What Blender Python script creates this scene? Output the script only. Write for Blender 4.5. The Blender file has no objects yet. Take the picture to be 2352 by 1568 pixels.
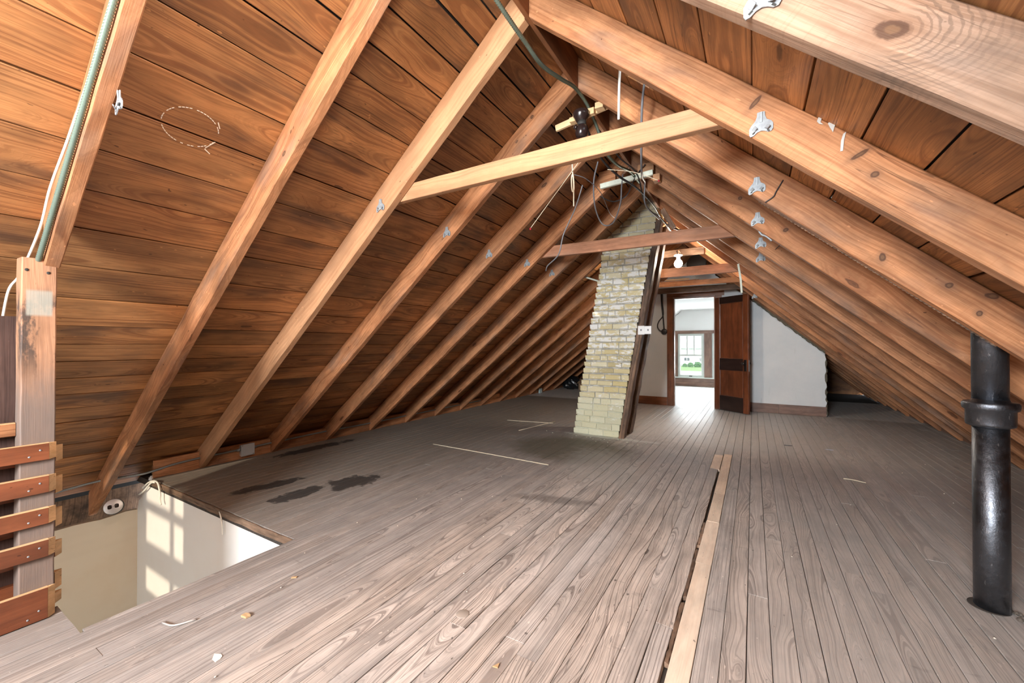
import bpy, math, random
from mathutils import Vector, Matrix, noise as mnoise
V = Vector
rnd = random.Random(7)
S = bpy.context.scene
COL = S.collection

# ------------------------------------------------------------------ camera, world, lights, exposure
CAM_H = 1.15
YAW, PITCH = 0.5383, 0.0082
cd = bpy.data.cameras.new('camera')
cd.sensor_width = 36.0
cd.lens = 36.0 * 927.65 / 2352
cd.clip_start = 0.05
cd.clip_end = 300
cam = bpy.data.objects.new('camera', cd)
COL.objects.link(cam)
cam.location = (0, 0, CAM_H)
cam.rotation_euler = (math.pi / 2 + PITCH, 0, YAW)
S.camera = cam

W = bpy.data.worlds.new('sky')
S.world = W
W.use_nodes = True
wn = W.node_tree
wn.nodes.clear()
wo = wn.nodes.new('ShaderNodeOutputWorld')
wb = wn.nodes.new('ShaderNodeBackground')
wt = wn.nodes.new('ShaderNodeTexCoord')
wnz = wn.nodes.new('ShaderNodeTexNoise')
wnz.inputs['Scale'].default_value = 3.0
wnz.inputs['Detail'].default_value = 4.0
wr = wn.nodes.new('ShaderNodeValToRGB')
wr.color_ramp.elements[0].position = 0.35
wr.color_ramp.elements[0].color = (0.62, 0.80, 1.0, 1)
wr.color_ramp.elements[1].position = 0.62
wr.color_ramp.elements[1].color = (1.0, 1.0, 1.0, 1)
wn.links.new(wt.outputs['Generated'], wnz.inputs['Vector'])
wn.links.new(wnz.outputs['Fac'], wr.inputs['Fac'])
wn.links.new(wr.outputs['Color'], wb.inputs['Color'])
wb.inputs['Strength'].default_value = 2.4
wn.links.new(wb.outputs['Background'], wo.inputs['Surface'])

S.view_settings.view_transform = 'Standard'
S.view_settings.look = 'None'
S.view_settings.gamma = 1.0
S.view_settings.use_curve_mapping = False
S.view_settings.exposure = 0.5
S.cycles.max_bounces = 6
S.cycles.diffuse_bounces = 4
S.cycles.glossy_bounces = 3
S.cycles.caustics_reflective = False
S.cycles.caustics_refractive = False

def light(name, kind, loc, energy, color=(1, 1, 1), rot=(0, 0, 0), **kw):
    l = bpy.data.lights.new(name, kind)
    l.energy = energy
    l.color = color
    for k, v in kw.items():
        setattr(l, k, v)
    o = bpy.data.objects.new(name, l)
    o.location = loc
    o.rotation_euler = rot
    COL.objects.link(o)
    return o

# sun slanting in through the rear gable window
sd = V((-0.37, 0.9, -0.33))
light('sun', 'SUN', (0, -8, 6), 2.2, (1.0, 0.86, 0.66), sd.to_track_quat('-Z', 'Y').to_euler(), angle=0.012)
# daylight at the rear gable window, then a fill added against the closed wall
light('rear_daylight_and_fill', 'AREA', (-2.35, -2.5, 1.0), 9, (0.93, 0.97, 1.0), (math.pi / 2, 0, 0), shape='RECTANGLE', size=0.95, size_y=0.95)
light('rear_daylight_and_fill', 'AREA', (-0.955, -2.5, 1.72), 270, (0.90, 0.955, 1.0), (math.pi / 2, 0, 0), shape='RECTANGLE', size=0.95, size_y=0.95)
# unseen fill added low in the stairwell to brighten its walls
light('stairwell_fill', 'AREA', (-3.1, -1.52, -1.0), 18, (0.90, 0.96, 1.0), (math.pi / 2, 0, 0), shape='RECTANGLE', size=0.7, size_y=1.1)
# daylight at the window of the finished room, shining inward
light('room_window_daylight', 'AREA', (-1.05, 12.42, 0.9), 110, (0.95, 0.98, 1.0), (-math.pi / 2, 0, 0), shape='RECTANGLE', size=1.6, size_y=1.1)

# ------------------------------------------------------------------ geometry constants
X0, ZP, TL, TR = -0.955, 2.779, 0.8008, 0.902     # ridge axis, underside peak, slopes
DZ = 0.2                                          # vertical depth of rafters
AL, AR = math.atan(TL), math.atan(TR)
Y_NEAR, Y_FAR = -2.6, 12.35
WALL_Y = 8.12
XL, XR = X0 - ZP / TL, X0 + ZP / TR               # where rafters meet the floor
def RY(k): return -0.2002 + 0.6477 * k
def under(x): return ZP - (TL * (X0 - x) if x < X0 else TR * (x - X0))
def deck(x): return under(x) + DZ

# ------------------------------------------------------------------ node helpers
class NT:
    def __init__(s, name):
        s.m = bpy.data.materials.new(name)
        s.m.use_nodes = True
        s.t = s.m.node_tree
        s.t.nodes.clear()
        s.out = s.t.nodes.new('ShaderNodeOutputMaterial')
    def n(s, typ, ins=None, out=0, **props):
        nd = s.t.nodes.new('ShaderNode' + typ)
        for k, v in props.items():
            setattr(nd, k, v)
        for k, v in (ins or {}).items():
            s.put(nd.inputs[k], v)
        return nd.outputs[out]
    def put(s, sock, v):
        if isinstance(v, bpy.types.NodeSocket):
            s.t.links.new(v, sock)
        elif isinstance(v, (tuple, list)) and sock.type == 'RGBA' and len(v) == 3:
            sock.default_value = (*v, 1)
        else:
            sock.default_value = v
    def math(s, op, a, b=0.0, c=None, clamp=False):
        i = {0: a, 1: b}
        if c is not None:
            i[2] = c
        return s.n('Math', i, operation=op, use_clamp=clamp)
    def vmath(s, op, a, b):
        return s.n('VectorMath', {0: a, 1: b}, operation=op)
    def mix(s, f, a, b, blend='MIX'):
        nd = s.t.nodes.new('ShaderNodeMix')
        nd.data_type = 'RGBA'
        nd.blend_type = blend
        s.put(nd.inputs[0], f)
        s.put(nd.inputs[6], a)
        s.put(nd.inputs[7], b)
        return nd.outputs[2]
    def ss(s, x, lo, hi, a=0.0, b=1.0):
        nd = s.t.nodes.new('ShaderNodeMapRange')
        nd.interpolation_type = 'SMOOTHSTEP'
        s.put(nd.inputs[0], x)
        for i, v in ((1, lo), (2, hi), (3, a), (4, b)):
            s.put(nd.inputs[i], v)
        return nd.outputs[0]
    def noise(s, vec, scale=1.0, detail=2.0, rough=0.5):
        return s.n('TexNoise', {'Vector': vec, 'Scale': scale, 'Detail': detail, 'Roughness': rough})
    def xyz(s, vec):
        nd = s.t.nodes.new('ShaderNodeSeparateXYZ')
        s.put(nd.inputs[0], vec)
        return nd.outputs
    def comb(s, x, y, z):
        return s.n('CombineXYZ', {0: x, 1: y, 2: z})
    def bsdf(s, color, rough=0.6, metal=0.0, bump=None, bd=0.001, bs=0.6, **kw):
        i = {'Base Color': color, 'Roughness': rough, 'Metallic': metal}
        i.update(kw)
        if bump is not None:
            i['Normal'] = s.n('Bump', {'Height': bump, 'Distance': bd, 'Strength': bs})
        b = s.n('BsdfPrincipled', i)
        s.t.links.new(b, s.out.inputs['Surface'])
        return s.m
    def blob(s, pos, cx, cy, rx, ry, wob=0.35, nz=None, ang=0.0):
        """stain of its own shape on the floor, world metres"""
        x, y, _ = s.xyz(pos)
        dx = s.math('SUBTRACT', x, cx)
        dy = s.math('SUBTRACT', y, cy)
        ca, sa = math.cos(ang), math.sin(ang)
        u = s.math('ADD', s.math('MULTIPLY', dx, ca / rx), s.math('MULTIPLY', dy, sa / rx))
        v = s.math('ADD', s.math('MULTIPLY', dx, -sa / ry), s.math('MULTIPLY', dy, ca / ry))
        d = s.math('SQRT', s.math('ADD', s.math('MULTIPLY', u, u), s.math('MULTIPLY', v, v)))
        return s.math('ADD', d, s.math('MULTIPLY', s.math('SUBTRACT', nz, 0.5), wob * 2))

def wood(name, light_c, dark_c, stain_c, ring=90.0, contrast=0.6, knots=0.25, rough=0.65, var=0.2, stain=0.5, fibre=0.25,
         wander=0.06, bump=0.0009, hook=None, gloss=0.3, saw=0.0, crack=0.5, blotch=0.35, g_lo=0.40, g_hi=0.66):
    t = NT(name)
    mul = lambda a, b: t.math('MULTIPLY', a, b)
    add = lambda a, b: t.math('ADD', a, b)
    oc = t.n('TexCoord', out=3)
    r = t.n('ObjectInfo', out=5)
    x, y, z = t.xyz(oc)
    r2 = t.math('FRACT', mul(r, 7.31))
    r3 = t.math('FRACT', mul(r, 23.7))
    px = add(x, mul(r, 53.0))
    wv = t.noise(t.comb(mul(px, 1.1), mul(r2, 9.0), y), 1.0, 2.0)
    py = add(add(y, mul(t.math('SUBTRACT', r2, 0.5), 0.20)), mul(t.math('SUBTRACT', wv, 0.5), wander * -1.2))
    pz = add(add(z, mul(r3, 0.09)), mul(t.math('SUBTRACT', wv, 0.3), wander * 2.6))
    # knots
    vor = t.t.nodes.new('ShaderNodeTexVoronoi')
    t.put(vor.inputs['Vector'], t.comb(mul(px, 2.2), mul(y, 7.5), add(mul(z, 7.5), mul(r2, 9.0))))
    vor.inputs['Scale'].default_value = 1.0
    kd = vor.outputs['Distance']
    kc = t.xyz(vor.outputs['Color'])
    km = t.math('LESS_THAN', kc[0], knots)
    wob = t.noise(t.comb(mul(px, 30.0), mul(y, 55.0), mul(z, 55.0)), 1.0, 1.0)
    kdd = add(kd, mul(t.math('SUBTRACT', wob, 0.5), 0.08))
    size = t.math('ADD', 0.045, mul(kc[1], 0.09))
    kn = t.math('DIVIDE', kdd, size)
    kcore = mul(t.ss(kn, 1.05, 0.75), km)
    khalo = mul(t.ss(kn, 4.0, 0.8), km)
    kring = mul(mul(t.ss(t.math('SINE', mul(kn, 14.0)), 0.0, 0.8), t.ss(kn, 1.0, 0.9)), km)
    rr = add(t.math('SQRT', add(mul(py, py), mul(pz, pz))), mul(khalo, 0.020))
    band = t.noise(t.comb(mul(rr, ring), mul(px, 0.30), mul(r, 31.0)), 1.0, 1.5, 0.5)
    g1 = t.ss(band, g_lo, g_hi)
    band2 = t.noise(t.comb(mul(rr, ring * 3.6), mul(px, 0.9), mul(r, 17.0)), 1.0, 1.0, 0.5)
    g2 = t.ss(band2, 0.45, 0.70)
    g = t.math('MAXIMUM', g1, mul(g2, 0.55))
    fib = t.noise(t.comb(mul(px, 7.0), mul(y, 300.0), mul(z, 300.0)), 1.0, 2.0)
    bl = t.noise(t.comb(mul(px, 2.6), mul(y, 8.0), mul(z, 8.0)), 1.0, 4.0, 0.65)
    tone = t.noise(t.comb(add(mul(px, 1.5), 40.0), mul(y, 5.0), mul(z, 5.0)), 1.0, 3.0, 0.6)
    c = t.mix(mul(g, contrast), light_c, dark_c)
    c = t.mix(mul(t.ss(fib, 0.40, 0.75), fibre), c, dark_c)
    c = t.mix(mul(t.ss(tone, 0.50, 0.72), stain), c, stain_c)
    br = mul(add(1.0 - var, mul(r3, 2 * var)), t.ss(bl, 0.28, 0.72, 1.0 - blotch, 1.0 + blotch * 0.55))
    c = t.mix(1.0, c, t.comb(br, mul(br, add(0.965, mul(r2, 0.07))), mul(br, add(0.93, mul(r2, 0.14)))), 'MULTIPLY')
    if saw:
        sw_ = t.noise(t.comb(mul(px, 170.0), mul(y, 5.0), mul(z, 5.0)), 1.0, 2.0)
        c = t.mix(mul(t.ss(sw_, 0.5, 0.75), saw), c, dark_c)
    ck = t.noise(t.comb(mul(px, 1.3), mul(y, 42.0), mul(z, 42.0)), 1.0, 1.0)
    ckm = mul(t.ss(t.math('ABSOLUTE', t.math('SUBTRACT', ck, 0.5)), 0.012, 0.004), t.ss(wv, 0.52, 0.62))
    c = t.mix(mul(ckm, crack), c, tuple(v * 0.15 for v in dark_c))
    c = t.mix(mul(khalo, 0.40), c, dark_c)
    c = t.mix(mul(kcore, 0.80), c, tuple(v * 0.30 for v in dark_c))
    c = t.mix(mul(kring, 0.5), c, tuple(v * 0.8 for v in dark_c))
    sp = wob
    c = t.mix(t.ss(sp, 0.77, 0.81, 0.0, 0.7), c, tuple(v * 0.25 for v in dark_c))
    c = t.mix(t.ss(sp, 0.235, 0.20, 0.0, 0.45), c, tuple(min(1.0, v * 1.5) for v in light_c))
    ro = rough
    if hook:
        c, ro = hook(t, c, rough)
    h = fib
    return t.bsdf(c, ro, bump=h, bd=bump, **{'Specular IOR Level': gloss})

def flat(name, color, rough=0.5, metal=0.0, var=0.0, scale=40.0, bump=0.0, dark=None, emit=None, spec=0.5):
    t = NT(name)
    oc = t.n('TexCoord', out=3)
    nz = t.noise(oc, scale, 4.0, 0.6)
    c = color
    if var:
        c = t.mix(t.math('MULTIPLY', t.ss(nz, 0.4, 0.7), var), color, dark or tuple(v * 0.5 for v in color))
    kw = {'Specular IOR Level': spec}
    if emit:
        kw['Emission Color'] = (*emit[0], 1)
        kw['Emission Strength'] = emit[1]
    return t.bsdf(c, rough, metal, bump=nz if bump else None, bd=bump or 0.001, **kw)

# ------------------------------------------------------------------ materials
M = {}
M['rafter'] = wood('rough_sawn_rafter_wood', (0.50, 0.235, 0.108), (0.255, 0.092, 0.036), (0.20, 0.135, 0.10), ring=140, contrast=0.66, knots=0.32, var=0.14, stain=0.70, fibre=0.36, saw=0.20, blotch=0.42)
def knot_hook(ks):
    def hook(t, c, rough):
        pos = t.n('NewGeometry', out=0)
        x, y, z = t.xyz(pos)
        nz = t.math('SUBTRACT', t.noise(pos, 38.0, 3.0, 0.6), 0.5)
        for (x0, z0, ru, rv, ang, swirl) in ks:
            dx, dz = t.math('SUBTRACT', x, x0), t.math('SUBTRACT', z, z0)
            ca, sa = math.cos(ang), math.sin(ang)
            u = t.math('ADD', t.math('MULTIPLY', dx, ca), t.math('MULTIPLY', dz, sa))
            v = t.math('ADD', t.math('MULTIPLY', dx, -sa), t.math('MULTIPLY', dz, ca))
            un, vn = t.math('DIVIDE', u, ru), t.math('DIVIDE', v, rv)
            d = t.math('ADD', t.math('SQRT', t.math('ADD', t.math('MULTIPLY', un, un), t.math('MULTIPLY', vn, vn))), t.math('MULTIPLY', nz, 0.7))
            if swirl:
                rg_ = t.math('MULTIPLY', t.math('MULTIPLY', t.ss(t.math('SINE', t.math('MULTIPLY', d, 13.0)), 0.0, 0.9), t.ss(d, 9.0, 2.0)), t.ss(u, -0.01, 0.04, 0.0, swirl))
                c = t.mix(rg_, c, (0.13, 0.085, 0.06))
            c = t.mix(t.ss(d, 2.6, 0.9, 0.0, 0.45), c, (0.22, 0.11, 0.06))
            c = t.mix(t.ss(d, 1.1, 0.8, 0.0, 0.85), c, (0.075, 0.035, 0.02))
            c = t.mix(t.ss(d, 0.55, 0.35, 0.0, 0.5), c, (0.22, 0.12, 0.06))
        return c, rough
    return hook
RAFT = dict(ring=140, contrast=0.66, knots=0.25, var=0.08, stain=0.70, fibre=0.36, saw=0.20, blotch=0.42)
KN = {('R', 2): [(0.245, 1.790, .030, .020, -0.5, 0.55)],
      ('R', 3): [(0.307, 1.783, .028, .008, 0.5, 0), (0.345, 1.709, .012, .010, 0.3, 0), (0.011, 2.049, .030, .009, 0.8, 0)],
      ('R', 4): [(0.497, 1.541, .012, .020, 0.0, 0), (0.706, 1.399, .013, .013, 0.0, 0), (0.830, 1.346, .022, .012, -0.3, 0), (0.793, 1.277, .010, .012, 0, 0)],
      ('R', 5): [(-0.069, 2.112, .012, .012, 0.0, 0), (0.178, 1.867, .016, .013, 0.3, 0.3)],
      ('L', 2): [(-1.928, 2.067, .016, .010, 0.7, 0)],
      ('L', 4): [(-1.271, 2.683, .014, .011, 0.7, 0), (-1.389, 2.546, .012, .008, 0.7, 0)],
      ('L', 5): [(-1.499, 2.489, .030, .014, 0.5, 0)]}
for (sd_, kk), ks in KN.items():
    M['rafter_%s%d' % (sd_, kk)] = wood('knotty_rafter_wood', (0.50, 0.235, 0.108), (0.255, 0.092, 0.036), (0.20, 0.135, 0.10), hook=knot_hook(ks), **RAFT)
M['rafter_R2'] = wood('weathered_rafter_wood', (0.40, 0.25, 0.165), (0.22, 0.12, 0.07), (0.19, 0.145, 0.12), hook=knot_hook(KN['R', 2]), **RAFT)
M['rafter_pale'] = wood('pale_pine', (0.52, 0.285, 0.15), (0.34, 0.155, 0.07), (0.31, 0.18, 0.11), ring=80, contrast=0.45, knots=0.2, var=0.06, stain=0.3, fibre=0.2, saw=0.12, crack=0.2, blotch=0.2)
M['collar'] = wood('collar_tie_wood', (0.52, 0.25, 0.14), (0.34, 0.145, 0.075), (0.26, 0.155, 0.11), ring=80, contrast=0.5, knots=0.2, var=0.12, stain=0.5, saw=0.1)
M['deck'] = wood('roof_board_wood', (0.40, 0.182, 0.066), (0.185, 0.068, 0.022), (0.06, 0.031, 0.02), ring=190, contrast=0.78, knots=0.30, var=0.26, stain=0.75, fibre=0.45, rough=0.48, gloss=0.5, blotch=0.34, g_lo=0.45, g_hi=0.64)
M['ridge'] = wood('ridge_board_wood', (0.33, 0.125, 0.046), (0.2, 0.07, 0.025), (0.1, 0.045, 0.025), contrast=0.5, knots=0.05)
M['old'] = wood('blackened_timber', (0.25, 0.155, 0.10), (0.09, 0.054, 0.036), (0.06, 0.043, 0.035), ring=90, contrast=0.7, knots=0.2, var=0.2, stain=0.8, blotch=0.6)
M['dark_panel'] = wood('dark_stained_board', (0.12, 0.072, 0.06), (0.06, 0.034, 0.028), (0.04, 0.026, 0.022), contrast=0.6, knots=0.3, rough=0.5)
M['slat'] = wood('red_stained_slat_wood', (0.21, 0.068, 0.028), (0.13, 0.037, 0.016), (0.11, 0.036, 0.02), ring=80, contrast=0.5, knots=0.1, rough=0.42, gloss=0.5, var=0.15)
M['end'] = wood('fresh_cut_wood', (0.78, 0.54, 0.30), (0.62, 0.38, 0.18), (0.55, 0.36, 0.2), contrast=0.4, knots=0.05, var=0.08, stain=0.2)
M['door'] = wood('varnished_door_wood', (0.19, 0.058, 0.022), (0.095, 0.027, 0.012), (0.07, 0.024, 0.012), ring=50, contrast=0.6, knots=0.0, rough=0.3, gloss=0.5, var=0.05, stain=0.6, crack=0.0)
M['door_dark'] = wood('near_black_rail', (0.035, 0.018, 0.014), (0.018, 0.010, 0.008), (0.012, 0.008, 0.007), ring=50, contrast=0.5, knots=0.0, rough=0.28, gloss=0.5, var=0.05, crack=0.0)  # near-black brown for the rails only
M['trim'] = wood('room_trim_wood', (0.27, 0.165, 0.125), (0.17, 0.095, 0.07), (0.19, 0.14, 0.12), ring=60, contrast=0.5, knots=0.02, rough=0.4, var=0.06)
M['casing'] = wood('door_casing_wood', (0.27, 0.10, 0.042), (0.15, 0.05, 0.02), (0.1, 0.038, 0.018), ring=60, contrast=0.5, knots=0.0, rough=0.35, var=0.05, crack=0.0)
M['patch'] = wood('new_patch_board', (0.92, 0.76, 0.60), (0.76, 0.54, 0.38), (0.72, 0.52, 0.40), ring=70, contrast=0.30, knots=0.10, var=0.08, stain=0.45, rough=0.7, crack=0.1, blotch=0.2)

def floor_hook(t, c, rough):
    pos = t.n('NewGeometry', out=0)
    x, y, z = t.xyz(pos)
    big = t.noise(pos, 0.9, 4.0, 0.6)
    fine = t.noise(pos, 9.0, 5.0, 0.65)
    # grey-brown film mixed in more toward the right and rear
    thin = t.ss(fine, 0.15, 0.6, 0.6, 1.0)
    right = t.math('MAXIMUM', t.ss(x, -0.5, 0.6), t.ss(y, 2.2, 4.6))
    film = t.math('MULTIPLY', t.math('ADD', t.math('MULTIPLY', right, 0.62), t.math('MULTIPLY', t.ss(big, 0.42, 0.68), 0.28)), thin)
    c = t.mix(film, c, (0.39, 0.370, 0.352))
    side_tone = t.math('MULTIPLY', t.math('MAXIMUM', t.ss(x, 0.9, 2.0, 0.0, 0.55), t.ss(x, -1.1, -2.3, 0.0, 0.55)), thin)  # darker grey-brown toward both sides
    c = t.mix(side_tone, c, (0.205, 0.188, 0.175))
    # olive brown old varnish by the eave
    olive = t.math('MULTIPLY', t.ss(t.math('ADD', x, t.math('MULTIPLY', t.math('SUBTRACT', big, 0.5), 1.2)), -2.0, -3.3), 0.75)
    c = t.mix(olive, c, (0.20, 0.172, 0.138))
    # tar stains
    for cx, cy, rx, ry, wob, a in ((-3.40, 1.82, .30, .09, .9, 1.4), (-3.02, 1.83, .24, .10, 1.0, 1.5), (-2.90, 2.24, .24, .16, 1.0, 1.3), (-4.2, 2.75, .5, .10, 1.0, 1.5)):
        d = t.blob(pos, cx, cy, rx, ry, wob, fine, a)
        c = t.mix(t.ss(d, 1.0, 0.72, 0.0, 0.88), c, (0.03, 0.026, 0.024))
    # olive stain and lime dust in front of the chimney
    d = t.blob(pos, -1.75, 4.2, .75, .6, .35, fine)
    c = t.mix(t.ss(d, 1.15, 0.6, 0.0, 0.75), c, (0.11, 0.10, 0.066))
    d = t.blob(pos, -1.25, 3.75, .42, .75, .5, fine, 0.5)
    c = t.mix(t.ss(d, 1.1, 0.4, 0.0, 0.55), c, (0.46, 0.45, 0.42))
    d = t.blob(pos, -1.55, 4.93, .75, .09, .55, fine)
    c = t.mix(t.ss(d, 1.0, 0.4, 0.0, 0.85), c, (0.66, 0.67, 0.62))
    d = t.blob(pos, -1.28, 2.75, .42, .10, .7, fine, 0.25)
    c = t.mix(t.ss(d, 1.0, 0.4, 0.0, 0.6), c, (0.16, 0.14, 0.125))
    d = t.blob(pos, -0.85, 2.05, .22, .62, .5, fine, -0.25)  # paler patch at mid floor
    c = t.mix(t.ss(d, 1.0, 0.3, 0.0, 0.35), c, (0.58, 0.55, 0.53))
    # grey floor paint toward and beyond the door
    edge = t.math('ADD', y, t.math('MULTIPLY', t.math('SUBTRACT', big, 0.5), 1.6))
    pxm = t.math('MULTIPLY', t.ss(x, -1.9, -1.3), t.ss(x, 0.9, 0.2))
    paint = t.math('MAXIMUM', t.math('MULTIPLY', t.ss(edge, 4.2, 7.2, 0.0, 0.85), pxm), t.ss(y, 8.0, 8.2))
    c = t.mix(paint, c, (0.58, 0.575, 0.56))
    # scuffs
    sc = t.noise(t.comb(t.math('MULTIPLY', x, 5.0), t.math('MULTIPLY', y, 16.0), 0.0), 1.0, 4.0, 0.7)
    c = t.mix(t.ss(sc, 0.60, 0.80, 0.0, 0.45), c, (0.07, 0.062, 0.057))
    sp = t.noise(pos, 70.0, 2.0)
    c = t.mix(t.ss(sp, 0.735, 0.76, 0.0, 0.6), c, (0.7, 0.67, 0.62))
    ro = t.math('SUBTRACT', t.math('ADD', 0.58, t.math('MULTIPLY', fine, 0.24)), t.math('MULTIPLY', paint, 0.30))
    return c, ro
M['floor'] = wood('worn_pine_floor', (0.67, 0.59, 0.53), (0.17, 0.13, 0.11), (0.38, 0.345, 0.322), ring=300, contrast=0.72, knots=0.16, var=0.09, stain=0.5, fibre=0.25, hook=floor_hook, gloss=0.4, wander=0.05, blotch=0.28, g_lo=0.50, g_hi=0.63)

def post_hook(t, c, rough):
    pos = t.n('NewGeometry', out=0)
    x, y, z = t.xyz(pos)
    nz = t.noise(t.comb(t.math('MULTIPLY', x, 14.0), t.math('MULTIPLY', y, 14.0), t.math('MULTIPLY', z, 5.0)), 1.0, 5.0, 0.7)
    grey = t.ss(t.math('ADD', z, t.math('MULTIPLY', t.math('SUBTRACT', nz, 0.5), 0.3)), 1.15, 0.85, 0.0, 0.8)
    c = t.mix(grey, c, (0.16, 0.138, 0.125))
    blk = t.math('MULTIPLY', t.ss(nz, 0.47, 0.60), t.math('MULTIPLY', t.ss(z, 1.42, 1.3), t.ss(z, 0.95, 1.15)))
    c = t.mix(t.math('MULTIPLY', blk, 0.85), c, (0.035, 0.035, 0.035))
    pat = t.math('MULTIPLY', t.math('MULTIPLY', t.ss(z, 1.265, 1.28), t.ss(z, 1.385, 1.37)), t.math('MULTIPLY', t.ss(y, 0.397, 0.405), t.ss(y, 0.478, 0.470)))
    c = t.mix(t.math('MULTIPLY', pat, 0.75), c, (0.36, 0.37, 0.32))
    return c, rough
M['post'] = wood('weathered_post_wood', (0.44, 0.25, 0.15), (0.26, 0.135, 0.08), (0.18, 0.13, 0.105), ring=100, contrast=0.5, knots=0.1, var=0.03, hook=post_hook)

def brick_mat():
    t = NT('cream_brick')
    oc = t.n('TexCoord', out=3)
    r = t.n('ObjectInfo', out=5)
    pos = t.n('NewGeometry', out=0)
    x, y, z = t.xyz(pos)
    r2 = t.math('FRACT', t.math('MULTIPLY', r, 17.3))
    c = t.mix(r, (0.60, 0.50, 0.25), (0.72, 0.66, 0.46))
    c = t.mix(t.ss(r2, 0.80, 0.95, 0.0, 0.7), c, (0.40, 0.33, 0.17))
    n1 = t.noise(t.vmath('MULTIPLY', pos, (1.0, 1.0, 2.2)), 10.0, 6.0, 0.72)
    n2 = t.noise(pos, 45.0, 4.0, 0.7)
    zone = t.math('MULTIPLY', t.ss(z, 0.75, 1.25), t.ss(z, 2.5, 2.2))
    wh = t.ss(t.math('ADD', n1, t.math('ADD', t.math('MULTIPLY', zone, 0.11), t.math('MULTIPLY', r2, 0.06))), 0.60, 0.70, 0.0, 0.9)
    c = t.mix(wh, c, (0.85, 0.85, 0.82))
    low = t.ss(t.math('ADD', z, t.math('MULTIPLY', t.math('SUBTRACT', n1, 0.5), 0.5)), 0.62, 0.30, 0.0, 0.65)
    c = t.mix(low, c, (0.68, 0.69, 0.52))
    top = t.ss(z, 2.25, 2.4, 0.0, 0.55)
    c = t.mix(top, c, (0.36, 0.34, 0.24))
    c = t.mix(t.ss(n2, 0.60, 0.75, 0.0, 0.5), c, (0.14, 0.13, 0.10))
    return t.bsdf(c, 0.85, bump=t.math('ADD', n2, n1), bd=0.008)
M['brick'] = brick_mat()
def mortar_mat():
    t = NT('lime_mortar')
    pos = t.n('NewGeometry', out=0)
    z = t.xyz(pos)[2]
    n1 = t.noise(pos, 14.0, 5.0, 0.65)
    c = t.mix(t.ss(n1, 0.4, 0.65), (0.34, 0.33, 0.29), (0.52, 0.51, 0.46))
    c = t.mix(t.ss(z, 0.55, 0.25, 0.0, 0.7), c, (0.66, 0.67, 0.52))
    return t.bsdf(c, 0.9, bump=n1, bd=0.006)
M['mortar'] = mortar_mat()
def plaster(name, a, b, c3):
    t = NT(name)
    pos = t.n('NewGeometry', out=0)
    n1 = t.noise(pos, 1.6, 5.0, 0.6)
    n2 = t.noise(pos, 14.0, 4.0, 0.65)
    st = t.noise(t.comb(t.math('MULTIPLY', t.xyz(pos)[0], 14.0), 0.0, t.math('MULTIPLY', t.xyz(pos)[2], 1.6)), 1.0, 4.0, 0.6)
    c = t.mix(t.ss(n1, 0.35, 0.65), a, b)
    c = t.mix(t.ss(st, 0.62, 0.78, 0.0, 0.35), c, c3)
    c = t.mix(t.ss(n2, 0.68, 0.8, 0.0, 0.3), c, c3)
    return t.bsdf(c, 0.8, bump=n2, bd=0.0015)
M['plaster'] = plaster('grey_white_plaster', (0.72, 0.765, 0.785), (0.80, 0.83, 0.84), (0.48, 0.50, 0.51))
M['plaster_edge'] = flat('broken_plaster_edge', (0.16, 0.14, 0.10), 0.95, var=0.7, scale=30)
M['cream'] = plaster('cream_painted_plaster', (0.74, 0.62, 0.46), (0.78, 0.68, 0.53), (0.6, 0.48, 0.34))
M['cream_lit'] = plaster('daylit_cream_plaster', (0.82, 0.79, 0.74), (0.85, 0.83, 0.79), (0.74, 0.69, 0.62))  # paler copy of the cream, imitating daylight on the far stairwell wall
M['white'] = plaster('white_room_paint', (0.86, 0.85, 0.84), (0.88, 0.88, 0.87), (0.8, 0.79, 0.78))
M['felt'] = flat('black_roofing_felt', (0.012, 0.011, 0.010), 0.95)
M['sub'] = flat('dark_subfloor', (0.05, 0.04, 0.033), 0.9)
M['iron'] = None
def iron_mat():
    t = NT('black_painted_cast_iron')
    oc = t.n('TexCoord', out=3)
    n1 = t.noise(oc, 22.0, 5.0, 0.7)
    n2 = t.noise(t.vmath('MULTIPLY', oc, (1.0, 1.0, 0.35)), 60.0, 4.0, 0.7)
    c = t.mix(t.ss(n2, 0.62, 0.72, 0.0, 0.6), (0.13, 0.138, 0.155), (0.55, 0.56, 0.58))
    c = t.mix(t.ss(n1, 0.58, 0.7, 0.0, 0.5), c, (0.24, 0.245, 0.26))
    return t.bsdf(c, t.ss(n1, 0.3, 0.7, 0.34, 0.50), 1.0, bump=t.math('ADD', n1, t.math('MULTIPLY', n2, 0.6)), bd=0.003, **{'Specular IOR Level': 0.8})
M['iron'] = iron_mat()
M['zinc'] = flat('galvanised_steel', (0.33, 0.355, 0.37), 0.5, 0.25, var=0.45, scale=60, bump=0.0005, dark=(0.18, 0.195, 0.21))
M['steel_conduit'] = flat('grey_flexible_conduit', (0.33, 0.37, 0.38), 0.4, 0.7)
M['green_conduit'] = flat('green_grey_flexible_conduit', (0.20, 0.27, 0.22), 0.42, 0.45)
M['white_cable'] = flat('white_cable_jacket', (0.80, 0.78, 0.70), 0.5)
M['grey_cable'] = flat('grey_cable_jacket', (0.17, 0.17, 0.18), 0.45)
M['black_cable'] = flat('black_cable_jacket', (0.022, 0.022, 0.024), 0.4)
M['string'] = flat('cotton_string', (0.72, 0.63, 0.46), 0.9)
M['red'] = flat('red_bead_plastic', (0.35, 0.015, 0.03), 0.25)
M['bakelite'] = flat('brown_black_bakelite', (0.022, 0.013, 0.012), 0.22, spec=0.6)
M['porcelain'] = flat('white_porcelain', (0.80, 0.79, 0.76), 0.25)
M['plate'] = flat('steel_outlet_cover', (0.70, 0.67, 0.64), 0.35, 0.5)
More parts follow.
